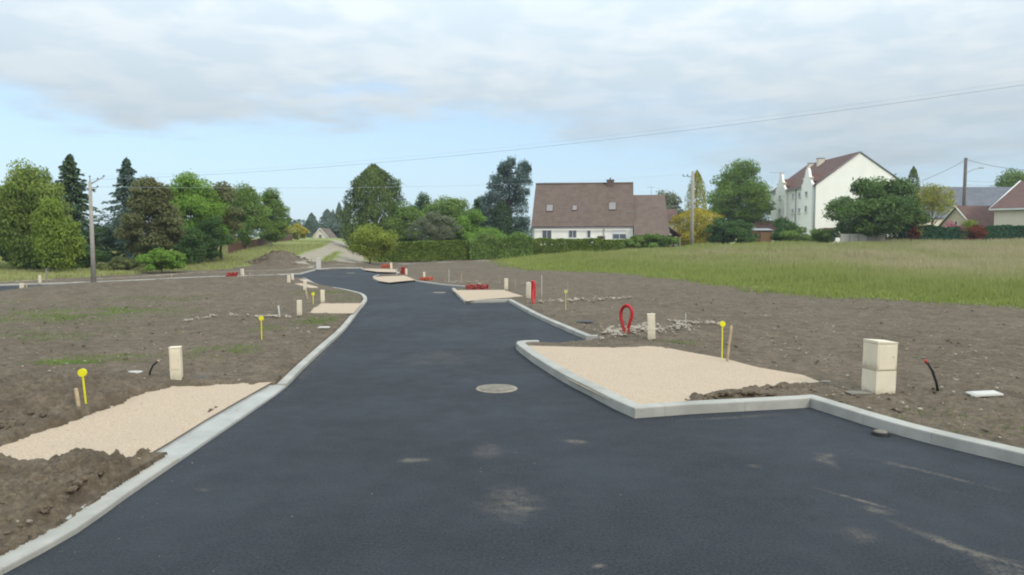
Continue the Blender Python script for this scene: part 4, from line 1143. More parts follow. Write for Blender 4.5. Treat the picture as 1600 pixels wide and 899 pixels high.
# small house behind the wing, with a lean-to
p = P(1032, 372, 120)
simple_gable('house', 'small red roofed house glimpsed behind the right end of the brown roof', (p.x, 120, gz(p.x, 120) - .2), R(0), 2.9, 7, P(1045, 345, 120).z - gz(p.x, 120), P(1040, 326, 123.5).z - gz(p.x, 120), 'plaster', 'roof_red')
p = P(1045, 386, 93); zb = gz(p.x, 93)
t = empty('carport', (p.x, 93, zb), 0, 'dark open lean-to with a sloping red roof beside the brown roofed house', 'carport')
m = MB(); zt = P(1045, 352, 93).z - zb; m.slab([(-.3, -.3, zt), (1.6, -.3, zt - 1.3), (1.6, 4, zt - 1.3), (-.3, 4, zt)], .12); m.build('roof', M['roof_red'], t)
for xx, yy in ((0, 0), (1.4, 0), (0, 3.7), (1.4, 3.7)):
    MB().box((xx, yy, (zt - .35 - xx * .68) / 2 - .02), (.14, .14, zt - .4 - xx * .68)).build('post', M['old_wood'], t)
MB().box((.7, 3.9, .8), (1.7, .08, 1.7)).build('back_panel', M['frame_b'], t)
MB().box((.5, 2.2, .45), (.9, .7, .95), bevel=.05).build('log_store', M['old_wood'], t)
# slate-roofed building
p = P(1440, 372, 135); zb = gz(p.x, 135)
simple_gable('building', 'long building with a grey slate roof behind the right-hand pole', (p.x, 135, zb), R(2), 24, 14, P(1500, 340, 135).z - zb, P(1500, 293, 142).z - zb, 'plaster_c', 'roof_slate')
# little gabled house
p = P(1471, 372, 104); zb = gz(p.x, 104)
def front_gable(name, label, px0, px1, apex, eave_y, Y, depth, wall, roof, cat='house'):
    x0, x1 = P(px0, HOR, Y).x, P(px1, HOR, Y).x; zb = gz(x0, Y) - .1
    t = empty(name, (x0, Y, zb), 0, label, cat)
    w = x1 - x0; xa = P(apex[0], HOR, Y).x - x0; rh = P(*apex, Y).z - zb; wh = P(px0, eave_y, Y).z - zb
    m = MB(); m.prism([(0, -.5), (w, -.5), (w, wh), (xa, rh - .1), (0, wh)], 'y', 0, depth); m.build('wall', M[wall], t)
    s = (rh - wh) / xa; s2 = (rh - wh) / (w - xa); o = .3
    m = MB()
    m.slab([(-o, -.25, wh - s * o + .1), (-o, depth, wh - s * o + .1), (xa, depth, rh + .1), (xa, -.25, rh + .1)], .13)
    m.slab([(w + o, -.25, wh - s2 * o + .1), (w + o, depth, wh - s2 * o + .1), (xa + .003, depth, rh + .1), (xa + .003, -.25, rh + .1)], .13)
    m.build('roof', M[roof], t)
    v = MB()
    for a, b in (((-o, -.29, wh - s * o), (xa, -.29, rh)), ((xa, -.29, rh), (w + o, -.29, wh - s2 * o))): v.tube([a, b], .09, 6)
    v.build('bargeboard', M['frame_w'], t)
    return t, w, xa, rh, wh
p = P(1469, 372, 104.5); zb = gz(p.x, 104.5) - .1; rz = R(-75)
t = empty('house', (p.x, 104.5, zb), rz, 'small cottage with a cream gable and short red roof above the pink shrub', 'house')
wh = P(1472, 352, 103).z - zb; rh = P(1490, 323, 103).z - zb; w_, L_ = 5.2, 6.6
# gable (local x) faces the road, ridge runs along local y
m = MB(); m.prism([(0, -.5), (w_, -.5), (w_, wh), (w_ / 2, rh - .1), (0, wh)], 'y', 0, L_); m.build('wall', M['plaster_c'], t)
s = (rh - wh) / (w_ / 2); o = .3
m = MB()
m.slab([(-o, -.25, wh - s * o + .1), (-o, L_, wh - s * o + .1), (w_ / 2, L_, rh + .1), (w_ / 2, -.25, rh + .1)], .13)
m.slab([(w_ + o, -.25, wh - s * o + .1), (w_ + o, L_, wh - s * o + .1), (w_ / 2 + .003, L_, rh + .1), (w_ / 2 + .003, -.25, rh + .1)], .13)
m.build('roof', M['roof_red'], t)
v = MB()
for a, b in (((-o, -.29, wh - s * o), (w_ / 2, -.29, rh)), ((w_ / 2, -.29, rh), (w_ + o, -.29, wh - s * o))): v.tube([a, b], .08, 6)
v.build('bargeboard', M['frame_w'], t)
window(t, (w_ / 2, 0, wh + .1), .5, .9, 'x', -1, bars=0)
# right-edge house: eaves front, roof rising to the right
p = P(1552, 372, 95); zb = gz(p.x, 95) - .1
whx, rhx = P(1552, 325, 95).z - zb, P(1597, 284, 100).z - zb
t, r = simple_gable('house', 'cream house with a red-brown roof cut off by the right edge', (p.x, 95, zb), R(-55), 14, 17, whx, rhx, 'plaster_c', 'roof_red', .4)
MB().box((7, -.45, whx - .22), (14.8, .12, .2)).build('fascia', M['frame_w'], t)
MB().tube([(-.45, -.4, whx - .2), (-.45, 8.5, rhx + .08)], .11, 6).build('bargeboard', M['frame_w'], t)
# far pale gable at the end of the track
t, w_, xa, rh, wh = front_gable('house', 'tiny far house with a pale gable at the end of the dirt track', 488, 513, (500.5, 357), 371, 185, 9, 'plaster_c', 'roof_brown')
window(t, (w_ / 2, 0, wh + .2), .9, 1.0, 'x', -1, bars=0)

# ------------------------------------------------------------------ fences, shed
pa, pb = P(357, 396, 74), P(457, 376, 118)
pa.z = gz(pa.x, pa.y); pb.z = gz(pb.x, pb.y)
L = math.hypot(pb.x - pa.x, pb.y - pa.y)
t = empty('board_fence', pa, math.atan2(pb.y - pa.y, pb.x - pa.x), 'reddish brown board fence climbing the grassy bank', 'fence')
m = MB(); nseg = 22
zs = [gz(pa.x + (pb.x - pa.x) * i / nseg, pa.y + (pb.y - pa.y) * i / nseg) - pa.z for i in range(nseg + 1)]
for i in range(nseg):
    a, b = L * i / nseg, L * (i + 1) / nseg
    m.prism([(a + .03, zs[i] + .02), (b - .03, zs[i + 1] + .02), (b - .03, zs[i + 1] + .98 + random.uniform(-.06, .06)), (a + .03, zs[i] + .98 + random.uniform(-.06, .06))], 'y', 0, .05)
m.build('boards', M['fence_brown'], t)
for i in range(0, nseg + 1): MB().box((L * i / nseg, .09, zs[i] + .5), (.1, .08, 1.15)).build('post', M['old_wood'], t)

def panel_fence(label, px0, px1, pyb, pyt, Y, mats, npan):
    a, b = P(px0, pyb, Y), P(px1, pyb, Y); a.z = gz(a.x, Y); b.z = gz(b.x, Y)
    t = empty('panel_fence', a, math.atan2(b.y - a.y, b.x - a.x), label, 'fence')
    L = (b - a).length; h = P(px0, pyt, Y).z - a.z; sl = (b.z - a.z)
    for i in range(npan):
        MB().box((L * (i + .5) / npan, 0, h / 2 + sl * (i + .5) / npan), (L / npan - .09, .06, h - .05)).build('panel', M[mats[i % len(mats)]], t)
    for i in range(npan + 1):
        MB().box((L * i / npan, .0, h / 2 + sl * i / npan), (.085, .11, h + .05)).build('post', M['panel'], t)
panel_fence('pale concrete panel fence below the wide dark-leaved tree', 1313, 1382, 385, 365.5, 85.5, ['panel_w', 'panel_w', 'panel_w', 'panel', 'panel'], 5)
a, b = P(1384, 384, 86), P(1700, 383, 86); a.z = gz(a.x, 86); b.z = gz(b.x, 86)
t = empty('wire_fence', a, math.atan2(b.y - a.y, b.x - a.x), 'green mesh fence on thin posts in front of the dark hedge', 'fence')
L = (b - a).length; m = MB()
for k in range(6): m.tube([(0, 0, .15 + k * .28), (L, 0, .15 + k * .28 + b.z - a.z)], .014, 4)
m.build('wires', M['net_green'], t)
for i in range(11): MB().tube([(L * i / 10, 0, -.1 + (b.z - a.z) * i / 10), (L * i / 10, 0, 1.75 + (b.z - a.z) * i / 10)], .035, 6).build('post', M['net_green'], t)
p = P(1171, 383, 95); zb = gz(p.x, 95)
t = empty('shed', (p.x, 95, zb), R(-5), 'brown wooden shed left of the white house', 'shed')
hz = P(1172, 361, 95).z - zb
MB().box((1.4, 1.2, hz / 2), (2.8, 2.4, hz)).build('wall', M['shed'], t)
m = MB(); m.slab([(-.15, -.2, hz + .1), (2.95, -.2, hz + .1), (2.95, 2.6, hz + .35), (-.15, 2.6, hz + .35)], .08); m.build('roof', M['gutter'], t)
d = MB(); d.box((1.0, -.02, hz * .45), (.8, .05, hz * .85)); do = d.build('door', M['fence_brown'], t)
MB().box((1.3, -.06, hz * .45), (.03, .05, .12)).build('handle', M['metal'], do)
p = P(1186, 372, 108); zb = gz(p.x, 108)
simple_gable('outbuilding', 'low outbuilding with a red tiled roof between shed and white house', (p.x, 108, zb), 0, 2.6, 4, P(1190, 360, 108).z - zb, P(1195, 346, 110).z - zb, 'plaster_c', 'roof_red', .2)

# ------------------------------------------------------------------ poles and overhead lines
def xarm(m, z, x0, x1, y=0): m.box(((x0 + x1) / 2, y, z), (abs(x1 - x0), .09, .09))
b = G(146.5, 441.5, .05); top = P(142.5, 284, b.y)
t = empty('utility_pole', b, 0, 'slim concrete pole at the verge left of the blue-green spruce', 'pole')
h = top.z - b.z
m = MB(); m.tube([(0, 0, -.1), (0, 0, h * .5), (0, 0, h)], [.14, .115, .085], 8); m.build('shaft', M['pole'], t)
m = MB(); m.tube([(.05, 0, h - .12), (.75, .1, h + .28)], .035, 5); m.tube([(0, 0, h - .35), (.40, .05, h - .33)], .03, 5); m.tube([(0, 0, h), (0, 0, h + .30)], .03, 5); m.build('crossarm', M['metal'], t)
for q in ((.0, 0, h + .34), (.42, .05, h + .22), (.75, .1, h + .38), (.40, .05, h - .22)): MB().tube([(q[0], q[1], q[2] - .08), q], [.05, .035], 8).build('insulator', M['cable'], t)
PL = Vector((b.x, b.y, b.z))
cX, cY = P(1081, HOR, 84).x, 84
cz = gz(cX, cY); h = P(1081, 268, 84).z - cz
t = empty('utility_pole', (cX, cY, cz), 0, 'grey pole in front of the golden conifer', 'pole')
m = MB(); m.tube([(0, 0, -.1), (0, 0, h * .5), (0, 0, h)], [.24, .20, .16], 8); m.build('shaft', M['pole'], t)
m = MB(); m.box((-.55, 0, h - .55), (1.2, .1, .1)); m.tube([(0, 0, h - .95), (-.6, 0, h - .55)], .025, 5); m.build('crossarm', M['metal'], t)
for q in (-1.1, -.6): MB().tube([(q, 0, h - .5), (q, 0, h - .30)], [.06, .04], 8).build('insulator', M['cable'], t)
PC = Vector((cX, cY, cz + h))
rX = P(1504, HOR, 112).x; rz_ = gz(rX, 112); h = P(1504, 247, 112).z - rz_
t = empty('utility_pole', (rX, 112, rz_), 0, 'dark pole standing in front of the slate roof', 'pole')
m = MB(); m.tube([(0, 0, -.1), (0, 0, h)], [.28, .22], 8); m.build('shaft', M['pole_wood'], t)
m = MB(); m.tube([(0, 0, h - 2.3), (1.2, -.2, h - 1.7), (2.0, -.3, h - 1.55)], .05, 6); lo = m.build('lamp_arm', M['metal'], t)
MB().box((2.2, -.3, h - 1.52), (.7, .26, .16), bevel=.04).build('lamp_head', M['metal'], lo)
m = MB(); m.tube([(.0, 0, h - .25), (.35, 0, h - .2)], .05, 5); m.build('bracket', M['metal'], t)
PR = Vector((rX, 112, rz_ + h))

def cable(label, a, b, sag, r, mat='cable', ext=1.0, group=None, n=40):
    a, b = Vector(a), Vector(b)
    pts = [a.lerp(b, t) - Vector((0, 0, 4 * sag * t * (1 - t))) for t in np.linspace(0, ext, n)]
    tag(MB().tube(pts, r, 5).build('overhead_cable', M[mat]), label, 'cable', group)
GC = 'overhead cables'
e = P(1800, 103, 24)
cable('thick overhead cable sweeping across the whole sky from the left pole', (PL.x, PL.y, 5.92), e, .68, .0075, 'cable_pale', 1.25, GC)
cable('thinner overhead cable just above the thick one', (PL.x + .4, PL.y, 6.08), e + Vector((.1, 0, .16)), .66, .003, 'cable_pale', 1.25, GC)
cable('faint cable crossing low from the left pole to the middle pole', (PL.x + .3, PL.y, PL.z + 5.45), PC + Vector((-1.1, 0, -.3)), .55, .008, 'cable_pale', 1, GC)
cable('cable running from the dark right pole down towards the cypress', PR + Vector((0, 0, -.3)), P(1440, 283, 112), .15, .03, 'cable', 1, GC, 12)
cable('cable leaving the dark right pole through the right edge', PR + Vector((0, 0, -.2)), P(1720, 262, 80), .9, .03, 'cable', 1, GC, 24)
cable('lower thin cable right of the dark pole', PR + Vector((0, 0, -3.4)), P(1560, 284, 118), .1, .03, 'cable_pale', 1, GC, 12)
cable('lowest thin cable right of the dark pole', PR + Vector((0, 0, -4.0)), P(1555, 290, 118), .08, .03, 'cable_pale', 1, GC, 12)

# ------------------------------------------------------------------ service cabinets
def cabinet_proto():
    t = empty('meter_cabinet', (0, 0, 0))
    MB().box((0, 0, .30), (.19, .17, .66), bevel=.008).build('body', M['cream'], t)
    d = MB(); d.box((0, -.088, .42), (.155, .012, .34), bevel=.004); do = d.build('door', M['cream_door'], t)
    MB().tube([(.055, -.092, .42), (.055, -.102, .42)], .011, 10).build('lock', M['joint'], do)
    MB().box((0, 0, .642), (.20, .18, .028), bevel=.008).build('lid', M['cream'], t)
    return t
GB = 'cream meter cabinets beside the driveways'
proto = cabinet_proto()
CABS = [(276.5, 596, 541, 'cream meter cabinet at the corner of the near left driveway'),
        (1018, 530, 490, 'cream meter cabinet right of the red conduit loop'),
        (468, 493, 469, 'cream meter cabinet left of the small driveway behind the bend'),
        (504.5, 473.5, 453, 'cream meter cabinet just above the small driveway behind the bend'),
        (476.5, 454, 440, 'cream meter cabinet by the leaning stake, second row of the left lot'),
        (451, 443.5, 430, 'left one of two cabinets standing close together by the side road'),
        (457.5, 440, 429, 'right one of two cabinets standing close together by the side road'),
        (379, 433, 421, 'cream cabinet beside the red mesh on the far verge'),
        (62.5, 443, 431, 'cream cabinet on the grass verge beyond the side road at the left edge'),
        (34.5, 458, 446, 'cream cabinet on the near side of the side road at the left edge'),
        (611.5, 421, 410.5, 'cream cabinet at the far end of the road below the clipped hedge'),
        (635, 430.5, 419.5, 'cream cabinet with red mesh behind it beside the island driveway'),
        (663, 437, 426.5, 'cream cabinet ringed by orange mesh on the bare soil'),
        (791, 453, 435, 'cream cabinet at the back corner of the middle right driveway'),
        (826.5, 466, 441, 'cream cabinet with red conduit standing against its right side')]
rots = [R(12), R(-8), R(5), R(10), R(0), R(-12), R(8), R(-20), R(15), R(-5), R(10), R(-4), R(6), R(-9), R(-25)]
for i, (px, yb, yt, lb) in enumerate(CABS):
    o = proto if i == 0 else copy_tree(proto)
    p = G(px, yb); hgt = P(px, yt, p.y).z - p.z
    k = max(.7, min(1.25, hgt / .656))
    if px == 379: k *= 1.1
    o.location = (p.x, p.y, p.z - .01); o.rotation_euler = (R(random.uniform(-1, 1)), R(random.uniform(-2, 2)), rots[i]); o.scale = (k, k, k)
    tag(o, lb, 'meter cabinet', GB)
# tall white marker post at the head of the road
p = G(498, 421); hgt = P(498, 404, p.y).z - p.z
t = empty('marker_post', p, R(10), 'tall white post at the head of the road', 'post')
MB().box((0, 0, hgt / 2), (.34, .3, hgt), bevel=.01).build('body', M['white_plate'], t); MB().box((0, 0, hgt + .02), (.38, .34, .04), bevel=.01).build('lid', M['cream'], t)
# large electrical cabinet
p = G(1368, 616)
t = empty('electrical_cabinet', (p.x, p.y, p.z), 0, 'large cream electrical cabinet on the soil behind the right kerb', 'cabinet')
hh = P(1368, 534, p.y).z - p.z
rzb = R(40) - math.atan2(p.x, p.y)
ca, cb = .375, .335
t.rotation_euler = (0, R(1.2), rzb)
# nearest corner at the origin; faces run away to the left-back and right-back
def bb(m, x0, x1, y0, y1, z0, z1, bev=.006): return m.box(((x0 + x1) / 2, (y0 + y1) / 2, (z0 + z1) / 2), (x1 - x0, y1 - y0, z1 - z0), bevel=bev)
zj = hh * .43
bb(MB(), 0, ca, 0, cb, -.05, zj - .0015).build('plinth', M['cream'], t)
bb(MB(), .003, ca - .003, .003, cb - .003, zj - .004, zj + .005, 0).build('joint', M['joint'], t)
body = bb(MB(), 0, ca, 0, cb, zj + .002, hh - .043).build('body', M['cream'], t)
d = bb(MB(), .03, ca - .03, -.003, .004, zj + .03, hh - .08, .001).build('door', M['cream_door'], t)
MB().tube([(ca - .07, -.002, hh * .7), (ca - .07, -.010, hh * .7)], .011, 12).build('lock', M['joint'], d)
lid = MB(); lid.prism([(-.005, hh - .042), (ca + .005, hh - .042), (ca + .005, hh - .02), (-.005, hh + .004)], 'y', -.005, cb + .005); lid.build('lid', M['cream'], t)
q = G(1338, 617)  # thin dark box on the soil beside the cabinet foot
tag(MB().box((q.x + .1, q.y + .1, q.z + .012), (.42, .22, .03), rz=R(8), bevel=.01).build('dark_patch', M['iron']), 'dark flat patch at the foot of the large electrical cabinet', 'slab')

# ------------------------------------------------------------------ yellow gas markers and stakes
def marker(px, yb, yt, label, mat='yellow', dpx=None):
    p = G(px, yb); top = P(px, yt, p.y).z - p.z
    k = p.y / F
    t = empty('gas_marker', p, R(random.uniform(-10, 10)), label, 'marker', 'yellow gas markers')
    r = .058
    MB().box((0, 0, (top - r) / 2 - .05), (.022, .012, top - r + .1)).build('rod', M[mat], t)
    d = MB(); m4 = Matrix.Rotation(math.pi / 2, 4, 'X')
    n = 28
    a = [d.bm.verts.new((r * math.cos(q), -.016, top - r + r * math.sin(q))) for q in [2 * math.pi * i / n for i in range(n)]]
    b2 = [d.bm.verts.new((r * math.cos(q), .016, top - r + r * math.sin(q))) for q in [2 * math.pi * i / n for i in range(n)]]
    d.bm.faces.new(a); d.bm.faces.new(b2[::-1])
    for i in range(n): d.bm.faces.new((a[i], b2[i], b2[(i + 1) % n], a[(i + 1) % n]))
    d.build('disc', M[mat], t)
    return t
marker(136, 645, 576, 'bright yellow round gas marker beside the near left driveway').rotation_euler = (0, R(-4), R(8))
marker(1128, 562, 502, 'bright yellow round gas marker beside the near right driveway')
marker(409, 530, 494, 'yellow gas marker among weeds in the left lot')
marker(489.5, 477, 457, 'yellow gas marker left of the small driveway behind the bend')
marker(884, 485, 453, 'pale yellow gas marker against a thin stake in the right lot', 'pale_yellow')

def stake(px, yb, yt, label, w=.035, tx=None, mat='wood', name='wooden_stake', group='survey stakes'):
    p = G(px, yb); top = P(px if tx is None else tx, yt, p.y)
    d = Vector(top) - p
    m = MB(); m.tube([-.12 * d.normalized(), Vector((0, 0, 0)), d * .97, d], [w * .3, w * .62, w * .62, w * .5], 4)
    o = m.build(name, M[mat], None, p)
    return tag(o, label, 'stake', group)
stake(125, 649, 607, 'short yellow-topped stake left of the near yellow marker', .045, 118.5)
stake(1136, 566, 509, 'leaning wooden stake right of the right yellow marker', .045, 1143)
stake(846.5, 464, 430, 'thin white stake right of the red conduit cabinet', .03, None, 'white_plate')
stake(887, 470, 441, 'thin stake behind the pale yellow marker', .045, None, 'old_wood')
stake(805, 455, 436, 'short stake between the two middle right cabinets', .05, None, 'old_wood')
stake(780, 450, 430, 'weathered stake left of the middle right cabinet', .04, None, 'old_wood')
stake(721, 440, 427, 'stake with a short cross bar near the red mesh', .04)
stake(701.5, 442, 421, 'thin pale stake on bare soil left of the red mesh', .03, None, 'white_plate')
stake(437, 496, 478, 'leaning grey stake left of the small driveway', .05, 435, 'white_plate')
stake(480.5, 467, 454, 'leaning wooden stake below the second row cabinet', .06, 478)
stake(268, 440, 427, 'thin stake on the far verge under the bronze tree', .04)
stake(72.5, 442, 420, 'thin pale stake on the far verge under the birch', .05, 72, 'old_wood')
stake(41.5, 458, 443, 'stake standing by the side road at the left edge', .05)
stake(1071.5, 515, 489, 'thin pale stake in the limestone rubble', .02, None, 'white_plate')
stake(620, 430, 420, 'thin stake at the corner of the island bay', .05, None, 'white_plate')

# ------------------------------------------------------------------ conduits, mesh, plates
def conduit(name, label, pts, r, mat, cat, ribs=True, group=None):
    """corrugated pipe along a smooth path"""
    P_ = [Vector(p) for p in pts]
    out = []
    for i in range(len(P_) - 1):
        p0, p1, p2, p3 = P_[max(0, i - 1)], P_[i], P_[i + 1], P_[min(len(P_) - 1, i + 2)]
        for j in range(16):
            t = j / 16
            out.append(.5 * ((2 * p1) + (p2 - p0) * t + (2 * p0 - 5 * p1 + 4 * p2 - p3) * t * t + (3 * p1 - p0 - 3 * p2 + p3) * t ** 3))
    out.append(P_[-1])
    rr = [r * (1 + (.09 if ribs and i % 2 else -.03)) for i in range(len(out))]
    return tag(MB().tube(out, rr, 10).build(name, M[mat]), label, cat, group)
b = G(978, 522); k = b.y / F
loop = [(977.0, 524), (973, 508), (970, 494), (971.5, 484), (976, 478.5), (981, 478), (986, 483), (987.5, 493), (983.5, 506), (978.5, 524)]
conduit('conduit_loop', 'red corrugated conduit bent into an upright loop in the soil', [P(a, c, b.y + .12 * math.sin(i * .7)) for i, (a, c) in enumerate(loop)], .042, 'red', 'conduit')
tag(MB().tube([b + Vector((0, -.05, -.05)), b + Vector((.01, -.07, .12)), b + Vector((.05, -.06, .17))], .02, 8).build('cable_tail', M['wood']), 'pale cable tail at the foot of the red loop', 'cable')
b = G(832.5, 474)
conduit('red_conduit', 'red conduit standing against the cream cabinet and bending to the soil', [P(830, 441, b.y + .35), P(834, 442, b.y + .3), P(833, 455, b.y + .25), P(832.5, 466, b.y + .1), P(834, 476, b.y)], .05, 'red', 'conduit')
conduit('red_conduit', 'second red conduit rising right beside the standing red conduit', [P(831.5, 468, b.y + .3), P(831.5, 448, b.y + .33), P(833, 440, b.y + .35), P(835.5, 446, b.y + .3), P(835, 468, b.y + .2)], .045, 'red', 'conduit')
b = G(1464.5, 608)
o = empty('black_conduit', b, 0, 'black conduit curving out of the soil right of the large cabinet', 'conduit')
pts = [P(a, c, b.y) - b for a, c in ((1465.5, 612), (1463, 598), (1457, 580), (1448.5, 566))]
MB().tube(pts, .022, 8).build('pipe', M['black'], o)
d = pts[-1]; MB().tube([d - Vector((.005, 0, .012)), d + Vector((-.03, 0, .035))], .027, 8).build('cap', M['red_net'], o)
b = G(234, 590)
o = empty('black_conduit', b, 0, 'black conduit arching from the soil left of the near left cabinet', 'conduit')
MB().tube([P(a, c, b.y) - b for a, c in ((233.5, 593), (234.5, 581), (239, 571), (247, 564.5))], .018, 8).build('pipe', M['black'], o)
d = P(248.5, 563.5, b.y) - b; MB().tube([P(246.5, 565, b.y) - b, d], .021, 8).build('cap', M['wood'], o)

def plate(px, py, wpx, dpt, mat, label, rz=0, th=.03, name='cover_plate'):
    p = G(px, py); w = wpx * p.y / F
    t = empty(name, (p.x, p.y, p.z), rz, label, 'cover plate')
    MB().box((0, 0, th / 2 + .012), (w, dpt, th), bevel=.008).build('frame', M[mat], t)
    MB().box((0, 0, th + .016), (w * .84, dpt * .8, .012), bevel=.004).build('lid', M[mat], t)
    return t
plate(1538, 618, 48, .22, 'white_plate', 'white cover plate on the soil at the right edge', R(4)).rotation_euler = (R(4), R(-2), R(4))
plate(209, 584.5, 25, .12, 'white_plate', 'small white cover plate left of the black arching conduit', R(8))
plate(322, 592, 32, .25, 'dark_plate', 'dark cover plate above the near left driveway', R(4), .02)
plate(914, 504.5, 26, .35, 'dark_plate', 'dark cover plate near the red conduit loop', R(-6), .03)
plate(506, 513.5, 18, .15, 'white_plate', 'pale cover plate near the left kerb below the bend', R(6), .03)
plate(425, 495.5, 12, .15, 'white_plate', 'pale cover plate beside the leaning grey stake', R(2), .04)
plate(1291, 599, 16, .08, 'rubble', 'flat pale stone at the tip of the near right driveway', R(-6), .02, 'stone_slab')

def mesh_net(px0, px1, yb, yt, label, mat, sag=.1, wav=.12):
    """crumpled safety netting left in a long heap"""
    a, b = G(px0, yb), G(px1, yb); h = P((px0 + px1) / 2, yt, a.y).z - a.z
    nx, nz = 46, 9
    V = []
    for i in range(nx + 1):
        for j in range(nz + 1):
            u, v = i / nx, j / nz
            p = a.lerp(b, u)
            V.append((p.x + .03 * math.sin(i * 2.1 + j), p.y + wav * math.sin(i * .9) + wav * math.sin(j * 1.6 + i * .35) + .3 * v, p.z + v * h * (.85 + .10 * math.sin(i * .55 + 1.3) + .05 * math.sin(i * 1.7))))
    bm = bmesh.new(); vs = [bm.verts.new(v) for v in V]
    for i in range(nx):
        for j in range(nz):
            k = i * (nz + 1) + j
            bm.faces.new((vs[k], vs[k + 1], vs[k + nz + 2], vs[k + nz + 1]))
    bmesh.ops.recalc_face_normals(bm, faces=bm.faces)
    me = bpy.data.meshes.new('safety_netting'); bm.to_mesh(me); bm.free()
    o = link('safety_netting', me, M[mat])
    w = o.modifiers.new('wire', 'WIREFRAME'); w.thickness = .03
    return tag(o, label, 'netting')
mesh_net(728, 763, 453, 444.5, 'crumpled red safety netting behind the middle right driveway', 'red_net')
mesh_net(353, 369, 433, 426, 'red safety netting heaped beside a cabinet on the far verge', 'red_net')
mesh_net(656, 676, 438.5, 433, 'orange safety netting around the small cabinet on the soil', 'orange')
mesh_net(626, 634, 429, 417, 'red safety netting upright behind the island cabinet', 'red_net')
mesh_net(595, 612, 419, 413, 'faded red netting along the soil strip below the clipped hedge', 'orange')

# ------------------------------------------------------------------ manholes in the asphalt
def manhole(px, py, wpx, label):
    c = G(px, py, 0); r = wpx / 2 * c.y / F
    t = empty('manhole_cover', (c.x, c.y, 0), R(20), label, 'manhole cover', 'round manhole covers')
    MB().disc((0, 0), r, .0005, .012, 48, .012).build('frame', M['iron2'], t)
    m = MB(); m.disc((0, 0), r * .86, .008, .020, 48, .006); lid = m.build('lid', M['iron'], t)
    s = MB()
    for i in range(-4, 5):
        for j in range(-4, 5):
            if math.hypot(i, j) < 4.6 and (i + j) % 2 == 0: s.box((i * r * .165, j * r * .165, .021), (r * .11, r * .05, .006), rz=R(45 if i % 2 else -45))
    s.build('tread', M['iron2'], lid)
manhole(776, 607.5, 66, 'dusty round manhole cover in the middle of the road')
manhole(686.5, 457.5, 20, 'small far manhole cover near the middle right driveway')
manhole(548, 427, 14, 'pale manhole cover at the head of the road')
c = G(1376, 680, 0)
t = empty('valve_cover', (c.x, c.y, 0), 0, 'small black valve cover standing proud beside the right kerb', 'valve cover')
MB().disc((0, 0), .115, .0005, .045, 28, .01).build('body', M['black'], t)
MB().disc((0, 0), .085, .044, .056, 28, .008).build('lid', M['iron'], t)

# ------------------------------------------------------------------ air
hz = bpy.data.materials.new('thin_haze'); hz.use_nodes = True
hn = hz.node_tree; hn.nodes.remove(hn.nodes['Principled BSDF'])
pv = hn.nodes.new('ShaderNodeVolumePrincipled'); pv.inputs['Color'].default_value = (.80, .88, 1.0, 1); pv.inputs['Density'].default_value = HAZE
hn.links.new(pv.outputs[0], hn.nodes['Material Output'].inputs['Volume'])
tag(MB().box((0, 0, 10.5), (9800, 9800, 23)).build('haze', hz), 'thin pale summer haze over the whole place', None, None, 'stuff')

# ------------------------------------------------------------------ light and sky
SUN = Vector((.62, -.70, .60)).normalized()
el = math.asin(SUN.z); az = math.atan2(SUN.x, SUN.y)
sd = bpy.data.lights.new('sun', 'SUN'); sd.energy = 1.5; sd.angle = R(11); sd.color = (1.0, .92, .79)
so = bpy.data.objects.new('sun', sd); COL.objects.link(so)
so.rotation_euler = (-SUN).to_track_quat('-Z', 'Y').to_euler(); so.location = (20, -20, 30)

w = bpy.data.worlds.new('World'); scene.world = w; w.use_nodes = True
nt = w.node_tree; N, Lk_ = nt.nodes, nt.links
bg = N['Background']
sky = N.new('ShaderNodeTexSky'); sky.sky_type = 'NISHITA'; sky.sun_disc = False
sky.sun_elevation = el; sky.sun_rotation = az; sky.air_density = 1.0; sky.dust_density = .6; sky.ozone_density = 1.6; sky.altitude = 100
def wn(typ, ins=None, **kw):
    n = N.new(typ)
    for k, v in kw.items(): setattr(n, k, v)
    for k, v in (ins or {}).items():
        if isinstance(v, bpy.types.NodeSocket): Lk_.new(v, n.inputs[k])
        else: n.inputs[k].default_value = v
    return n
def wm(op, a, b=0.0, c=None, clamp=False):
    ins = {0: a, 1: b}
    if c is not None: ins[2] = c
    return wn('ShaderNodeMath', ins, operation=op, use_clamp=clamp).outputs[0]
def wr(v, a, b, lo=0.0, hi=1.0): return wn('ShaderNodeMapRange', {'Value': v, 'From Min': a, 'From Max': b, 'To Min': lo, 'To Max': hi}, interpolation_type='SMOOTHSTEP').outputs[0]
def wmix(f, a, b):
    n = N.new('ShaderNodeMix'); n.data_type = 'RGBA'
    for i, v in ((0, f), (6, a), (7, b)):
        if isinstance(v, bpy.types.NodeSocket): Lk_.new(v, n.inputs[i])
        else: n.inputs[i].default_value = v if i == 0 else (*v, 1)
    return n.outputs[2]
tc = wn('ShaderNodeTexCoord').outputs['Generated']
sep = wn('ShaderNodeSeparateXYZ', {0: tc})
zc = wm('MAXIMUM', sep.outputs[2], .02)
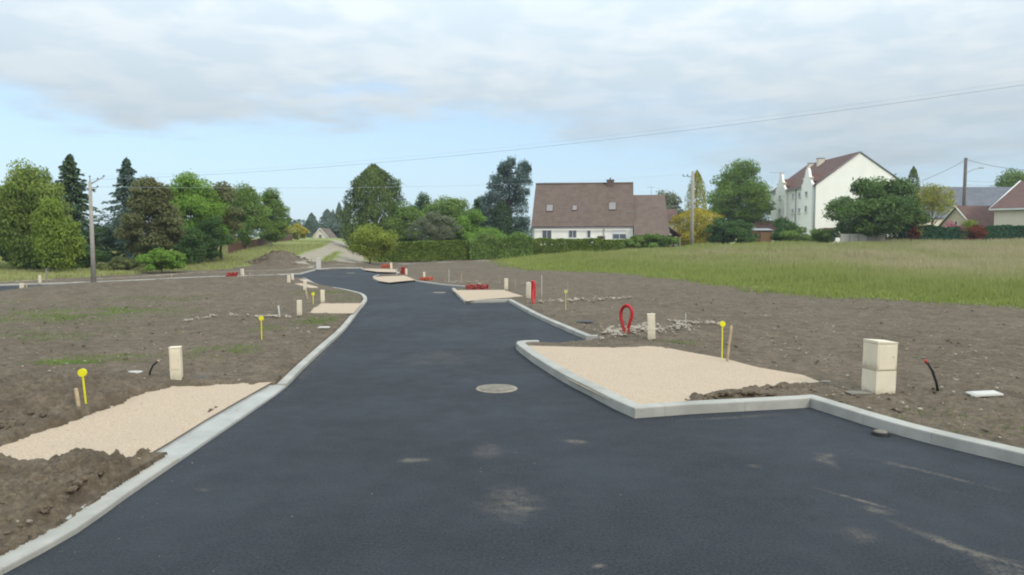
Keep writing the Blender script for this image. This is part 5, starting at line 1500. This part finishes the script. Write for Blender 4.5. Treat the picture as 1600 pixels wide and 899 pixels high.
pl = wn('ShaderNodeCombineXYZ', {0: wm('DIVIDE', sep.outputs[0], wm('ADD', zc, .11)), 1: wm('DIVIDE', sep.outputs[1], wm('ADD', zc, .11)), 2: 0.0}).outputs[0]
cn = wn('ShaderNodeTexNoise', {'Vector': pl, 'Scale': .72, 'Detail': 10.0, 'Roughness': .56}).outputs['Fac']
cn2 = wn('ShaderNodeTexNoise', {'Vector': pl, 'Scale': 3.4, 'Detail': 10.0, 'Roughness': .55, 'Distortion': .3}).outputs['Fac']
# the cloud deck ends on a ragged line some eleven degrees up, lower on the right
lim = wm('ADD', wm('MULTIPLY', wr(sep.outputs[0], .0, .45), -.095), .150)
edge = wm('ADD', wm('SUBTRACT', sep.outputs[2], lim), wm('MULTIPLY', wm('SUBTRACT', cn, .5), .30))
soft = wm('ADD', wm('MULTIPLY', wr(sep.outputs[0], -.05, .3), .08), .035)
mask = wr(wm('DIVIDE', edge, soft), -.5, 1.0)
veil = wm('MULTIPLY', wr(sep.outputs[2], .0, .25, .80, .45), 1.0)
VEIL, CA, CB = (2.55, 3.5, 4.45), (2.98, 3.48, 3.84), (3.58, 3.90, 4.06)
base = wmix(veil, sky.outputs[0], VEIL)
cl = wmix(wr(cn2, .38, .64), CA, CB)
cl = wmix(wm('MULTIPLY', wr(cn, .42, .62), .5), cl, CA)
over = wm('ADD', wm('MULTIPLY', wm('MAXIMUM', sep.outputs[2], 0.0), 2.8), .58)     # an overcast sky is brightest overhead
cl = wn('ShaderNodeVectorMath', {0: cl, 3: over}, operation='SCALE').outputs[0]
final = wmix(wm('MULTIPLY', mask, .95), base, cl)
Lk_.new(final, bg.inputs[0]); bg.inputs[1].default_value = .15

scene.view_settings.view_transform = 'Standard'; scene.view_settings.look = 'None'
scene.view_settings.exposure = .36; scene.view_settings.gamma = 1.0; scene.view_settings.use_curve_mapping = False
scene.render.engine = 'CYCLES'
scene.cycles.max_bounces = 6; scene.cycles.diffuse_bounces = 3; scene.cycles.transmission_bounces = 3; scene.cycles.glossy_bounces = 2
scene.cycles.use_denoising = True; scene.cycles.filter_width = 2.0
